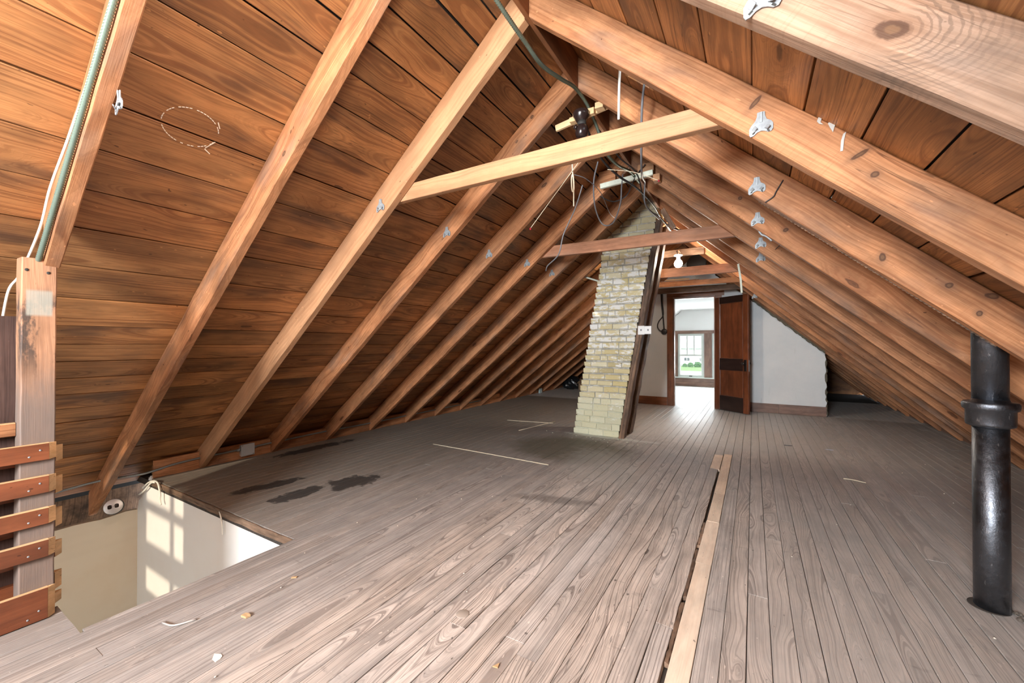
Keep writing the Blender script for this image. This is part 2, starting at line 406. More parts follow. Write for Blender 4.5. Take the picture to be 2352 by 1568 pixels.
M['box_white'] = flat('pale_grey_metal_box', (0.62, 0.66, 0.69), 0.4, 0.4)
M['white_paint'] = flat('pale_green_white_paint', (0.70, 0.74, 0.62), 0.6, var=0.2)
M['chalk'] = flat('white_chalk', (0.86, 0.78, 0.66), 0.95)
M['smear'] = flat('pale_grey_putty', (0.58, 0.60, 0.58), 0.8)
M['sash'] = flat('pale_green_white_sash_paint', (0.56, 0.60, 0.56), 0.4)
M['brass'] = flat('dark_bronze', (0.05, 0.04, 0.035), 0.3, 0.7)
M['bag'] = flat('black_bin_bag_plastic', (0.012, 0.013, 0.015), 0.2, bump=0.01, scale=12)
M['card'] = flat('brown_cardboard', (0.30, 0.19, 0.11), 0.85, var=0.3, scale=8)
M['rubble'] = flat('dark_rubble', (0.13, 0.11, 0.09), 0.95, var=0.6, scale=50)
M['bulb'] = flat('lit_bulb_glass', (1, 0.93, 0.8), 0.4, emit=((1.0, 0.86, 0.62), 45.0))
M['bulb'].cycles.emission_sampling = 'NONE'
M['tin'] = flat('dull_dark_tin', (0.035, 0.033, 0.03), 0.7, 0.2)
M['lawn'] = flat('lawn_grass', (0.20, 0.34, 0.10), 0.95, var=0.5, scale=3)
M['drive'] = flat('pale_gravel_drive', (0.55, 0.53, 0.50), 0.95, var=0.3, scale=6)
M['siding'] = flat('white_house_siding', (0.75, 0.77, 0.80), 0.8)
M['roofing'] = flat('pale_grey_roof_shingle', (0.45, 0.48, 0.52), 0.9)
M['leaf'] = flat('hedge_leaves', (0.06, 0.16, 0.05), 0.8, var=0.6, scale=5, dark=(0.02, 0.06, 0.02))
M['dark_glass'] = flat('dark_house_window', (0.08, 0.09, 0.1), 0.1)
def glass_mat():
    t = NT('window_glass')
    tr = t.n('BsdfTransparent', {'Color': (0.96, 0.98, 0.98, 1)})
    gl = t.n('BsdfGlossy', {'Color': (1, 1, 1, 1), 'Roughness': 0.02})
    mx = t.n('MixShader', {0: 0.06, 1: tr, 2: gl})
    t.t.links.new(mx, t.out.inputs['Surface'])
    return t.m
M['glass'] = glass_mat()

# ------------------------------------------------------------------ mesh helpers
PW = {}
def place(o, Mw, parent):
    if parent is not None:
        o.parent = parent
        o.matrix_basis = PW[parent.name].inverted() @ Mw
    else:
        o.matrix_basis = Mw
    PW[o.name] = Mw.copy()
    COL.objects.link(o)
    return o
def mk(name, verts, faces, mat, parent=None, Mw=None, smooth=False):
    """verts in world space; stored in the local frame Mw"""
    if Mw is None:
        Mw = Matrix.Translation(sum((V(v) for v in verts), V()) / len(verts))
    inv = Mw.inverted()
    me = bpy.data.meshes.new(name)
    me.from_pydata([inv @ V(v) for v in verts], [], faces)
    me.materials.append(mat)
    if smooth:
        me.polygons.foreach_set('use_smooth', [True] * len(me.polygons))
    me.update()
    return place(bpy.data.objects.new(name, me), Mw, parent)
def empty(name, loc=(0, 0, 0)):
    return place(bpy.data.objects.new(name, None), Matrix.Translation(V(loc)), None)
def tag(o, label=None, cat=None, group=None, kind=None):
    for k, v in (('label', label), ('category', cat), ('group', group), ('kind', kind)):
        if v:
            o[k] = v
    return o
def frame(O, ex, ey):
    ex = V(ex).normalized()
    ey = (V(ey) - ex * V(ey).dot(ex)).normalized()
    ez = ex.cross(ey)
    m = Matrix((ex, ey, ez)).transposed().to_4x4()
    m.translation = O
    return m
def beam(name, A, B, mat, parent=None, n=1, jit=0.0, ch=0.003, seed=0, bow=None):
    """lumber between two 4-corner cross-sections, chamfered, length along local X"""
    A = [V(a) for a in A]
    B = [V(b) for b in B]
    ca, cb = sum(A, V()) / 4, sum(B, V()) / 4
    Mw = frame((ca + cb) / 2, cb - ca, A[1] - A[0])
    if Mw.to_3x3().determinant() < 0:
        raise ValueError
    rg = random.Random(seed * 131 + len(name))
    vs, fs = [], []
    for i in range(n + 1):
        f = i / n
        c = [A[j].lerp(B[j], f) for j in range(4)]
        if jit:
            c = [q + V((rg.uniform(-1, 1), rg.uniform(-1, 1), rg.uniform(-1, 1))) * jit for q in c]
        if bow:
            c = [q + V(bow) * math.sin(f * math.pi) for q in c]
        for j in range(4):
            p, q, r_ = c[j - 1], c[j], c[(j + 1) % 4]
            k1 = min(ch, (p - q).length * 0.45)
            k2 = min(ch, (r_ - q).length * 0.45)
            vs.append(q + (p - q).normalized() * k1)
            vs.append(q + (r_ - q).normalized() * k2)
    # orientation
    nrm = (A[1] - A[0]).cross(A[2] - A[1])
    flip = nrm.dot(cb - ca) > 0
    for i in range(n):
        for j in range(8):
            a, b = i * 8 + j, i * 8 + (j + 1) % 8
            f = (a, b, b + 8, a + 8)
            fs.append(f if flip else f[::-1])
    c0 = tuple(range(8))
    c1 = tuple(range(n * 8, n * 8 + 8))
    fs.append(c0[::-1] if flip else c0)
    fs.append(c1 if flip else c1[::-1])
    return mk(name, vs, fs, mat, parent, Mw)
def box(name, lo, hi, mat, parent=None, axis='x', **kw):
    (x0, y0, z0), (x1, y1, z1) = lo, hi
    if axis == 'x':
        A = [(x0, y0, z0), (x0, y1, z0), (x0, y1, z1), (x0, y0, z1)]
        B = [(x1, y0, z0), (x1, y1, z0), (x1, y1, z1), (x1, y0, z1)]
    elif axis == 'y':
        A = [(x0, y0, z0), (x1, y0, z0), (x1, y0, z1), (x0, y0, z1)]
        B = [(x0, y1, z0), (x1, y1, z0), (x1, y1, z1), (x0, y1, z1)]
    else:
        A = [(x0, y0, z0), (x1, y0, z0), (x1, y1, z0), (x0, y1, z0)]
        B = [(x0, y0, z1), (x1, y0, z1), (x1, y1, z1), (x0, y1, z1)]
    return beam(name, A, B, mat, parent, **kw)
def bar(name, p, q, w, t, wdir, mat, parent=None, **kw):
    """straight bar from p to q, width w along wdir, thickness t across"""
    p, q = V(p), V(q)
    ex = (q - p).normalized()
    u = (V(wdir) - ex * V(wdir).dot(ex)).normalized()
    v = ex.cross(u)
    cs = [-u * w / 2 - v * t / 2, u * w / 2 - v * t / 2, u * w / 2 + v * t / 2, -u * w / 2 + v * t / 2]
    return beam(name, [p + c for c in cs], [q + c for c in cs], mat, parent, **kw)
def catmull(pts, sub):
    pts = [V(p) for p in pts]
    out = []
    for i in range(len(pts) - 1):
        p0 = pts[max(i - 1, 0)]; p1 = pts[i]; p2 = pts[i + 1]; p3 = pts[min(i + 2, len(pts) - 1)]
        for k in range(sub):
            t = k / sub
            out.append(0.5 * ((2 * p1) + (p2 - p0) * t + (2 * p0 - 5 * p1 + 4 * p2 - p3) * t * t + (3 * p1 - p0 - 3 * p2 + p3) * t ** 3))
    out.append(pts[-1])
    return out
def tube(name, pts, r, mat, parent=None, sides=8, sub=8, rib=None, flatten=None):
    ps = catmull(pts, sub) if sub > 1 else [V(p) for p in pts]
    if rib:
        d = [0.0]
        for a, b in zip(ps, ps[1:]):
            d.append(d[-1] + (b - a).length)
        n = max(2, int(d[-1] / (rib / 2)))
        q, j = [], 0
        for i in range(n + 1):
            s = d[-1] * i / n
            while j < len(d) - 2 and d[j + 1] < s:
                j += 1
            f = (s - d[j]) / max(1e-9, d[j + 1] - d[j])
            q.append(ps[j].lerp(ps[j + 1], min(1, f)))
        ps = q
    vs, fs = [], []
    up = None
    for i, p in enumerate(ps):
        t = (ps[min(i + 1, len(ps) - 1)] - ps[max(i - 1, 0)]).normalized()
        if up is None:
            up = V((0, 0, 1)) if abs(t.z) < 0.9 else V((0, 1, 0))
        up = (up - t * up.dot(t)).normalized()
        sd_ = t.cross(up)
        rr = r * (1.0 if not rib or i % 2 else 0.70)
        for k in range(sides):
            a = 2 * math.pi * k / sides
            vs.append(p + (sd_ * math.cos(a) * (flatten or 1.0) + up * math.sin(a)) * rr)
    for i in range(len(ps) - 1):
        for k in range(sides):
            a, b = i * sides + k, i * sides + (k + 1) % sides
            fs.append((a, b, b + sides, a + sides))
    fs.append(tuple(range(sides))[::-1])
    fs.append(tuple(range((len(ps) - 1) * sides, len(ps) * sides)))
    return mk(name, vs, fs, mat, parent, smooth=True)
def lathe(name, prof, O, axis, mat, parent=None, seg=24, smooth=True):
    ax = V(axis).normalized()
    u = ax.orthogonal().normalized()
    w = ax.cross(u)
    vs, fs = [], []
    for r, h in prof:
        for k in range(seg):
            a = 2 * math.pi * k / seg
            vs.append(V(O) + ax * h + (u * math.cos(a) + w * math.sin(a)) * max(r, 1e-4))
    for i in range(len(prof) - 1):
        for k in range(seg):
            a, b = i * seg + k, i * seg + (k + 1) % seg
            fs.append((a, b, b + seg, a + seg))
    fs.append(tuple(range(seg))[::-1])
    fs.append(tuple(range((len(prof) - 1) * seg, len(prof) * seg)))
    m = frame(V(O), u, w)
    return mk(name, vs, fs, mat, parent, m, smooth)
def prism(name, poly, O, ex, ey, th, mat, parent=None, cap_mat=None):
    """polygon (2-D, metres) in the plane O, ex, ey, extruded by th along ex x ey"""
    ex, ey = V(ex).normalized(), V(ey).normalized()
    ez = ex.cross(ey)
    n = len(poly)
    base = [V(O) + ex * a + ey * b for a, b in poly]
    vs = base + [p + ez * th for p in base]
    area = sum(poly[i - 1][0] * poly[i][1] - poly[i][0] * poly[i - 1][1] for i in range(n))
    ccw = area > 0
    fs = [tuple(range(n))[::-1] if ccw else tuple(range(n)), tuple(range(n, 2 * n)) if ccw else tuple(range(n, 2 * n))[::-1]]
    for i in range(n):
        j = (i + 1) % n
        fs.append((i, j, n + j, n + i) if ccw else (j, i, n + i, n + j))
    o = mk(name, vs, fs, mat, parent, frame(V(O), ex, ey))
    return o
def merge(name, objs, mat):
    """join freshly made single-material meshes into one object (a single solid thing)"""
    vs, fs = [], []
    for o in objs:
        b = len(vs)
        m = PW[o.name]
        vs += [m @ v.co for v in o.data.vertices]
        fs += [tuple(b + i for i in p.vertices) for p in o.data.polygons]
        me = o.data
        bpy.data.objects.remove(o)
        bpy.data.meshes.remove(me)
    return mk(name, vs, fs, mat, None, Matrix.Identity(4))

# ------------------------------------------------------------------ shell: floor
BW = 0.0817
SEAM0 = 0.545
HX0, HX1, HX2 = -4.75, -2.645, -2.3145       # stair opening
HY0, HY1 = 0.51, 1.40
def slabs(name, rects, z0, z1, mat):
    vs, fs = [], []
    for x0, y0, x1, y1 in rects:
        b = len(vs)
        vs += [(x0, y0, z0), (x1, y0, z0), (x1, y1, z0), (x0, y1, z0), (x0, y0, z1), (x1, y0, z1), (x1, y1, z1), (x0, y1, z1)]
        fs += [tuple(b + i for i in f) for f in ((3, 2, 1, 0), (4, 5, 6, 7), (0, 1, 5, 4), (1, 2, 6, 5), (2, 3, 7, 6), (3, 0, 4, 7))]
    return mk(name, vs, fs, mat, None, Matrix.Identity(4))
EDGE_R = 2.62
floor = slabs('floor', [(-4.95, HY1, EDGE_R, Y_FAR), (HX2, Y_NEAR, EDGE_R, HY1), (HX1, Y_NEAR, HX2, HY0)], -0.075, -0.024, M['sub'])
tag(floor, kind='structure')
fb_i = 0
def fboard(x0, x1, y0, y1, mat=None, dz=0.0, jit=0.0006, n=1):
    global fb_i
    fb_i += 1
    g = rnd.choice([0.0006, 0.0009, 0.0013, 0.0020])
    zt = dz + rnd.uniform(-0.0009, 0.0009)
    return box('floor_board', (x0 + g, y0 + 0.0008, -0.022), (x1 - g, y1 - 0.0008, zt), mat or M['floor'], floor, 'y', n=n, jit=jit, ch=0.0016, seed=fb_i)
i0 = int(math.floor((-4.46 - SEAM0) / BW))
i1 = int(math.ceil((EDGE_R - 0.1 - SEAM0) / BW))
PATCH = -10      # column of the pale replacement board
for i in range(i0, i1):
    x0, x1 = SEAM0 + i * BW, SEAM0 + (i + 1) * BW
    xc = (x0 + x1) / 2
    ys = -1.6
    if xc < HX1:
        ys = HY1
    elif xc < HX2:
        ys = None
    yend = 12.2 if -2.45 < xc < 1.0 else 10.4
    if i == PATCH:
        cuts = [0.55, 2.347, 2.929, 3.513, 4.80]
        for a, b in zip(cuts, cuts[1:]):
            fboard(x0 + 0.004, x1, a, b, M['patch'], 0.001)
        for a, b in ((-1.6, 0.55), (4.80, 8.3), (8.3, 12.2)):
            fboard(x0, x1, a, b)
        continue
    segs = []
    if ys is None:
        segs += [(-1.6, HY0)]
        ys = HY1
    y = ys
    first = True
    while y < yend - 0.01:
        L = rnd.uniform(2.4, 5.2)
        if first:
            L = rnd.uniform(1.2, 5.0)
            first = False
        e = y + L
        if yend - e < 1.3:
            e = yend
        segs.append((y, e))
        y = e
    if i == PATCH - 1:
        segs = [(-1.6, 1.75), (1.75, 4.19), (4.19, 4.74, 'p'), (4.74, 9.0), (9.0, 12.2)]
        for sgm in segs:
            if len(sgm) == 3:
                fboard(x0, x1, sgm[0], sgm[1], M['patch'], 0.001)
            elif sgm[0] < 1.9:
                fboard(x0, x1 - (0.010 if sgm[0] > 0 else 0.012), sgm[0], sgm[1], None, 0, 0.0028, 16)
            else:
                fboard(x0, x1, sgm[0], sgm[1])
        continue
    for a, b in segs:
        fboard(x0, x1, a, b)
# splintered dark edging left of the replacement board
for k, (ya, yb) in enumerate(((1.55, 1.95), (2.0, 2.5), (2.55, 2.9))):
    box('floor_splinter', (-0.283, ya, -0.02), (-0.268, yb, -0.001), M['old'], floor, 'y', n=14, jit=0.003, ch=0.002, seed=k + 3)

# ------------------------------------------------------------------ shell: roof (ceiling)
SKY_S, SKY_Y = (0.458, 0.665), (1.93, 2.28)
def slope_pt(side, s, y, off=0.0):
    """point on the deck plane, s metres down the slope, off metres outward"""
    a, sg = (AL, -1) if side == 'L' else (AR, 1)
    x = X0 + sg * (s * math.cos(a)) + sg * off * math.sin(a)
    z = ZP + DZ - s * math.sin(a) + off * math.cos(a)
    return V((x, y, z))
LS = [0.02, .23, .376, .54, .705, .868, 1.027, 1.24, 1.456, 1.669, 1.878, 2.093, 2.325, 2.552, 2.764, 2.928, 3.085, 3.249, 3.418, 3.579, 3.747, 3.886, 4.051, 4.234, 4.37, 4.54, 4.70, 4.88]
RS = [0.02, .25, .458, .665, .872, 1.079, 1.286, 1.497, 1.706, 1.911, 2.111, 2.318, 2.53, 2.735, 2.94, 3.15, 3.36, 3.57, 3.78, 4.0, 4.2]
def ceiling_shell():
    vs, fs = [], []
    def slab(side, s0, s1, y0, y1, o0=0.024, o1=0.07):
        b = len(vs)
        for off in (o0, o1):
            for s, y in ((s0, y0), (s1, y0), (s1, y1), (s0, y1)):
                vs.append(slope_pt(side, s, y, off))
        fs.extend(tuple(b + i for i in f) for f in ((3, 2, 1, 0), (4, 5, 6, 7), (0, 1, 5, 4), (1, 2, 6, 5), (2, 3, 7, 6), (3, 0, 4, 7)))
    slab('L', -0.05, 5.0, Y_NEAR - 0.1, Y_FAR + 0.1)
    slab('R', -0.05, SKY_S[0], Y_NEAR - 0.1, Y_FAR + 0.1)
    slab('R', SKY_S[1], 4.3, Y_NEAR - 0.1, Y_FAR + 0.1)
    slab('R', SKY_S[0], SKY_S[1], Y_NEAR - 0.1, SKY_Y[0])
    slab('R', SKY_S[0], SKY_S[1], SKY_Y[1], Y_FAR + 0.1)
    return mk('ceiling', vs, fs, M['felt'], None, Matrix.Identity(4))
ceiling = tag(ceiling_shell(), kind='structure')
rb_i = 0
def rboard(side, s0, s1, y0, y1):
    global rb_i
    rb_i += 1
    gm = 0.0075 if s1 < 1.3 else 0.0055
    g0, g1 = rnd.uniform(0.0012, gm), rnd.uniform(0.0012, gm)
    o = rnd.uniform(-0.0005, 0.003)
    A = [slope_pt(side, s0 + g0, y0, o), slope_pt(side, s1 - g1, y0, o), slope_pt(side, s1 - g1, y0, 0.023), slope_pt(side, s0 + g0, y0, 0.023)]
    B = [p + V((0, y1 - y0, 0)) for p in A]
    if side == 'L':
        A, B = [A[1], A[0], A[3], A[2]], [B[1], B[0], B[3], B[2]]
    return beam('roof_board', A, B, M['deck'], ceiling, n=6, jit=0.0012, ch=0.0015, seed=rb_i)
for side, SS in (('L', LS), ('R', RS)):
    for q, (s0, s1) in enumerate(zip(SS, SS[1:])):
        cuts = [Y_NEAR]
        y = RY(rnd.choice([-1, 1, 2, 3])) + 0.025
        while y < Y_FAR - 1.5:
            if y > cuts[-1] + 0.5:
                cuts.append(y)
            y += 0.6477 * rnd.choice([4, 5, 6, 7])
        cuts.append(Y_FAR)
        if side == 'R' and abs(s0 - SKY_S[0]) < 1e-6:
            cuts = [Y_NEAR, SKY_Y[0], None, SKY_Y[1], 6.3, Y_FAR]
        for a, b in zip(cuts, cuts[1:]):
            if a is None or b is None:
                continue
            rboard(side, s0, s1, a + 0.001, b - 0.001)

# ------------------------------------------------------------------ shell: walls
def gable(name, y0, y1, mat, holes, zb=-0.2):
    """gable wall made of blocks around rectangular window holes (x0,z0,x1,z1)"""
    vs, fs = [], []
    xs = sorted({-4.95, EDGE_R, X0} | {h[0] for h in holes} | {h[2] for h in holes})
    fine = []
    for a, b in zip(xs, xs[1:]):
        n = max(1, int((b - a) / 0.4))
        fine += [(a + (b - a) * i / n, a + (b - a) * (i + 1) / n) for i in range(n)]
    for a, b in fine:
        m = (a + b) / 2
        spans = [(zb, None)]
        for h in holes:
            if h[0] - 1e-6 <= a and b <= h[2] + 1e-6:
                spans = [(zb, h[1]), (h[3], None)]
        for lo, hi in spans:
            za, zb_ = (hi, hi) if hi is not None else (deck(a) + 0.03, deck(b) + 0.03)
            if min(za, zb_) <= lo:
                continue
            i = len(vs)
            vs += [(a, y0, lo), (b, y0, lo), (b, y0, zb_), (a, y0, za), (a, y1, lo), (b, y1, lo), (b, y1, zb_), (a, y1, za)]
            fs += [tuple(i + k for k in f) for f in ((0, 1, 2, 3), (7, 6, 5, 4), (4, 5, 1, 0), (5, 6, 2, 1), (6, 7, 3, 2), (7, 4, 0, 3))]
    return tag(mk(name, vs, fs, mat, None, Matrix.Identity(4)), kind='structure')
gable('wall_rear', Y_NEAR - 0.08, Y_NEAR, M['deck'], [(-2.9, 0.5, -1.85, 1.5)])
# muntin bars of the rear gable window
rw = tag(empty('window_4', (-2.4, Y_NEAR, 0.5)), kind='structure')
for z, hh in ((0.82, 0.11), (1.24, 0.04)):
    box('muntin_bar', (-2.9, Y_NEAR - 0.06, z - hh), (-1.85, Y_NEAR - 0.03, z + hh), M['sash'], rw)
box('muntin_bar', (-2.4, Y_NEAR - 0.06, 0.5), (-2.33, Y_NEAR - 0.03, 1.5), M['sash'], rw, 'z')
fw = tag(empty('window_5', (-0.955, Y_NEAR, 1.22)), kind='structure')  # added frosted window for the rear fill; the wall behind has no opening
box('frosted_pane', (-1.43, Y_NEAR + 0.004, 1.24), (-0.48, Y_NEAR + 0.012, 2.2), M['white'], fw)
for a, b in (((-1.47, 1.20), (-1.43, 2.24)), ((-0.48, 1.20), (-0.44, 2.24))):
    box('window_frame', (a[0], Y_NEAR + 0.002, a[1]), (b[0], Y_NEAR + 0.04, b[1]), M['sash'], fw, 'z')
gable('wall_front', Y_FAR, Y_FAR + 0.08, M['deck'], [(-1.82, 0.23, -1.17, 1.46), (-0.95, 0.23, -0.30, 1.46)])

# plaster partition with the doorway
PX0, PX1 = -2.5, 1.0
DOX0, DOX1, DOZ = -1.30, -0.585, 2.03
def wall_poly(name, poly, mat, y=WALL_Y, th=0.11, parent=None):
    return prism(name, poly, (0, y, 0), (-1, 0, 0), (0, 0, 1), -th, mat, parent) if False else prism(name, poly, (0, y + th, 0), (1, 0, 0), (0, 0, 1), th, mat, parent)
top = lambda x: under(x) - 0.012
jag = [(PX1 + rnd.uniform(-0.02, 0.012), z) for z in [0.02 + 0.05 * k for k in range(20)]]
slope_jag = []
for k in range(36):
    x = 0.985 - (0.985 + 0.585) * k / 35
    slope_jag.append((x, min(under(x), 2.10 + 9) - 0.02 - rnd.uniform(0, 0.03)))
right_poly = [(DOX1, 0.0)] + [(PX1, 0.0)] + [j for j in jag if j[1] < under(PX1) - 0.06] + slope_jag
right_poly = [p for p in right_poly if p[0] >= DOX1 - 1e-6]
wall = wall_poly('wall_back', right_poly, M['plaster'])
tag(wall, kind='structure')
lp = [(PX0, 0.0), (DOX0, 0.0), (DOX0, DOZ)]
lp += [(DOX1, DOZ), (DOX1, top(DOX1))] + [(x, top(x)) for x in (-0.7, X0, -1.3, -1.8, -2.2)] + [(PX0, top(PX0))]
tag(wall_poly('wall_back', lp, M['plaster']), kind='structure')
# broken lath and plaster seen on the open edge of the partition
edge_poly = [(PX1 - 0.03, 0.0)] + [(PX1 + 0.012 + rnd.uniform(-0.006, 0.012), 0.03 * k) for k in range(32)] + [(PX1 - 0.03, 0.95)]
prism('broken_edge', edge_poly, (0, WALL_Y + 0.10, 0), (1, 0, 0), (0, 0, 1), 0.075, M['plaster_edge'], wall)
sl = [(0.99 - 1.0 * k / 40, under(0.99 - 1.0 * k / 40) - 0.004 - rnd.uniform(0, 0.022)) for k in range(41)]
prism('broken_edge', sl + [(-0.01, under(-0.01) + 0.02), (0.99, under(0.99) + 0.02)], (0, WALL_Y + 0.10, 0), (1, 0, 0), (0, 0, 1), 0.085, M['plaster_edge'], wall)
# side and ceiling of the finished room
tag(slabs('wall_right', [(PX1 - 0.02, WALL_Y + 0.11, PX1 + 0.0, Y_FAR)], 0.0, 1.0, M['white']), kind='structure')
tag(slabs('wall_left', [(PX0, WALL_Y + 0.11, PX0 + 0.03, Y_FAR)], 0.0, 1.5, M['white']), kind='structure')
tag(wall_poly('ceiling', [(PX0, 1.48), (-1.72, 2.12), (-0.30, 2.12), (PX1, 0.98), (PX1, 1.02), (-0.28, 2.16), (-1.74, 2.16), (PX0, 1.52)], M['white'], WALL_Y + 0.11, Y_FAR - WALL_Y - 0.11), kind='structure')
def frontwall():
    y = 12.22
    ps = [(PX0, 0.0), (-1.82, 0.0), (-1.82, 1.9), (-1.82, 2.0)]
    poly1 = [(PX0, 0), (-1.82, 0), (-1.82, 2.02), (PX0, 1.48)]
    poly2 = [(-1.82, 0), (-1.17, 0), (-1.17, .23), (-1.82, .23)]
    poly3 = [(-1.82, 1.46), (-1.17, 1.46), (-1.17, 2.12), (-1.72, 2.12), (-1.82, 2.02)]
    poly4 = [(-1.17, 0), (-0.95, 0), (-0.95, 2.12), (-1.17, 2.12)]
    poly5 = [(-0.95, 0), (-0.30, 0), (-0.30, .23), (-0.95, .23)]
    poly6 = [(-0.95, 1.46), (-0.30, 1.46), (-0.30, 2.12), (-0.95, 2.12)]
    poly7 = [(-0.30, 0), (PX1, 0), (PX1, .98), (-0.30, 2.12)]
    return merge('wall_front', [wall_poly('w', p, M['white'], y, 0.12) for p in (poly1, poly2, poly3, poly4, poly5, poly6, poly7)], M['white'])
tag(frontwall(), kind='structure')
# stairwell
def quadbox(name, lo, hi, mat):
    return tag(slabs(name, [(lo[0], lo[1], hi[0], hi[1])], lo[2], hi[2], mat), kind='structure')
wf = [(HX0, -2.6)] + [(-2.33, -2.6), (-2.33, -0.035)] + [(-2.4 - 0.1 * k, -0.022 - rnd.uniform(0.0, 0.012)) for k in range(20)] + [(-4.42, -0.01), (-4.47, 0.02), (-4.52, -0.03), (-4.58, -0.10), (-4.64, -0.12), (-4.66, -0.20), (-4.72, -0.24), (HX0, -0.32)]
tag(prism('wall_stairwell', wf, (0, HY1 + 0.06, 0), (1, 0, 0), (0, 0, 1), 0.06, M['cream_lit']), kind='structure')
wl = [(-1.6, -2.6), (HY1, -2.6)] + [(HY1 - 0.08 * k, -0.315 - rnd.uniform(0, 0.016)) for k in range(37)] + [(-1.6, -0.32)]
tag(prism('wall_stairwell', wl, (HX0 - 0.04, 0, 0), (0, 1, 0), (0, 0, 1), 0.04, M['cream']), kind='structure')
quadbox('wall_stairwell', (HX2 - 0.01, HY0, -2.6), (HX2 + 0.05, HY1, -0.076), M['cream'])
quadbox('wall_stairwell', (HX1, HY0 - 0.06, -2.6), (HX2, HY0, -0.076), M['cream'])
quadbox('wall_stairwell', (HX1, -1.6, -2.6), (HX1 + 0.05, HY0, -0.076), M['cream'])
quadbox('wall_stairwell', (HX0, -1.66, -2.6), (HX1, -1.6, -0.02), M['cream'])
quadbox('floor_stairwell', (HX0, -1.6, -2.66), (HX2, HY1, -2.6), M['sub'])
quadbox('wall_eave', (-4.93, Y_NEAR, -0.5), (-4.90, Y_FAR, 0.1), M['old'])
quadbox('wall_eave', (EDGE_R - 0.02, Y_NEAR, -0.05), (EDGE_R, Y_FAR, 0.1), M['deck'])
# rough board edge around the stair opening
st = tag(empty('trim_1', (-3.3, HY1, 0)), kind='structure')
box('edge_board', (-4.42, HY1 - 0.012, -0.05), (HX2, HY1 + 0.0, -0.004), M['old'], st, n=24, jit=0.0035, ch=0.003, seed=5)
box('edge_board', (HX2 - 0.022, HY0 + 0.01, -0.022), (HX2 + 0.001, HY1, 0.0015), M['floor'], st, 'y', n=10, jit=0.001, ch=0.003, seed=6)

# baseboards and door trim
def bb(x0, x1, mat, nm='baseboard_back'):
    return tag(box(nm, (x0, WALL_Y - 0.018, 0.0), (x1, WALL_Y, 0.155), mat, ch=0.004), kind='structure')
bb(PX0, -1.41, M['casing'])
bb(-0.47, 0.36, M['trim'])
bb(0.362, PX1, M['trim'])
door = tag(empty('door_1', (-0.94, WALL_Y, 0)), kind='structure')
box('door_casing', (-1.405, WALL_Y - 0.025, 0), (-1.30, WALL_Y + 0.0, 2.14), M['casing'], door, 'z', ch=0.004)
box('door_casing', (-0.585, WALL_Y - 0.025, 0), (-0.48, WALL_Y + 0.0, 2.14), M['casing'], door, 'z', ch=0.004)
box('door_header', (-1.405, WALL_Y - 0.028, 2.035), (-0.44, WALL_Y + 0.0, 2.15), M['casing'], door, ch=0.004)
box('door_jamb', (-1.30, WALL_Y, 0), (-1.28, WALL_Y + 0.11, 2.03), M['casing'], door, 'z')
box('door_jamb', (-0.605, WALL_Y, 0), (-0.585, WALL_Y + 0.11, 2.03), M['casing'], door, 'z')
box('door_jamb', (-1.28, WALL_Y, 2.012), (-0.605, WALL_Y + 0.11, 2.03), M['casing'], door)
# leaf, swung wide open toward the attic
hx, hy = -0.592, WALL_Y - 0.03
ld = V((0.517, -0.438, 0)).normalized()
lw, lh, lt = 0.685, 1.975, 0.036
ln = V((-ld.y, ld.x, 0)) * 1.0            # points away from the camera (+y)
def leafbox(name, u0, u1, z0, z1, t0, t1, mat, parent=None, axis='z', **kw):
    O = V((hx, hy, 0.012))
    def P(u, z, t): return O + ld * u + V((0, 0, z)) + ln * t
    if axis == 'z':
        A = [P(u0, z0, t0), P(u1, z0, t0), P(u1, z0, t1), P(u0, z0, t1)]
        B = [P(u0, z1, t0), P(u1, z1, t0), P(u1, z1, t1), P(u0, z1, t1)]
    else:
        A = [P(u0, z0, t0), P(u0, z0, t1), P(u0, z1, t1), P(u0, z1, t0)]
        B = [P(u1, z0, t0), P(u1, z0, t1), P(u1, z1, t1), P(u1, z1, t0)]
    return beam(name, A, B, mat, parent or door, **kw)
leaf = leafbox('door_leaf', 0.0, 0.105, 0, lh, 0, lt, M['door'])
leafbox('stile', lw - 0.105, lw, 0, lh, 0, lt, M['door'], leaf)
leafbox('rail', 0.105, lw - 0.105, lh - 0.115, lh, 0.001, lt, M['door_dark'], leaf, 'x')
leafbox('rail', 0.105, lw - 0.105, 0.70, 0.90, 0.001, lt, M['door_dark'], leaf, 'x')
leafbox('rail', 0.105, lw - 0.105, 0.0, 0.25, 0.001, lt, M['door_dark'], leaf, 'x')
leafbox('panel', 0.10, lw - 0.10, 0.90, lh - 0.115, 0.012, lt - 0.012, M['door'], leaf)
leafbox('panel', 0.10, lw - 0.10, 0.25, 0.70, 0.012, lt - 0.012, M['door'], leaf)
for z0, z1 in ((0.90, lh - 0.115), (0.25, 0.70)):
    for zz in (z0, z1 - 0.012):
        leafbox('panel_bead', 0.105, lw - 0.105, zz, zz + 0.012, 0.004, 0.014, M['door'], leaf, 'x', ch=0.004)
    for uu in (0.105, lw - 0.117):
        leafbox('panel_bead', uu, uu + 0.012, z0, z1, 0.004, 0.014, M['door'], leaf, ch=0.004)
leafbox('lock_plate', lw - 0.085, lw - 0.03, 0.70, 0.89, -0.004, 0.0, M['brass'], leaf)
leafbox('lock_edge_plate', lw - 0.001, lw + 0.003, 0.70, 0.89, 0.008, 0.028, M['zinc'], leaf)
O = V((hx, hy, 0.012)) + ld * (lw - 0.057) + V((0, 0, 0.83))
prof = [(0.018, 0.0), (0.018, 0.006), (0.009, 0.010), (0.009, 0.03), (0.022, 0.036), (0.028, 0.048), (0.025, 0.060), (0.010, 0.068)]
lathe('door_knob', prof, O, -ln, M['brass'], leaf)
lathe('door_knob', prof, O + ln * lt, ln, M['brass'], leaf)

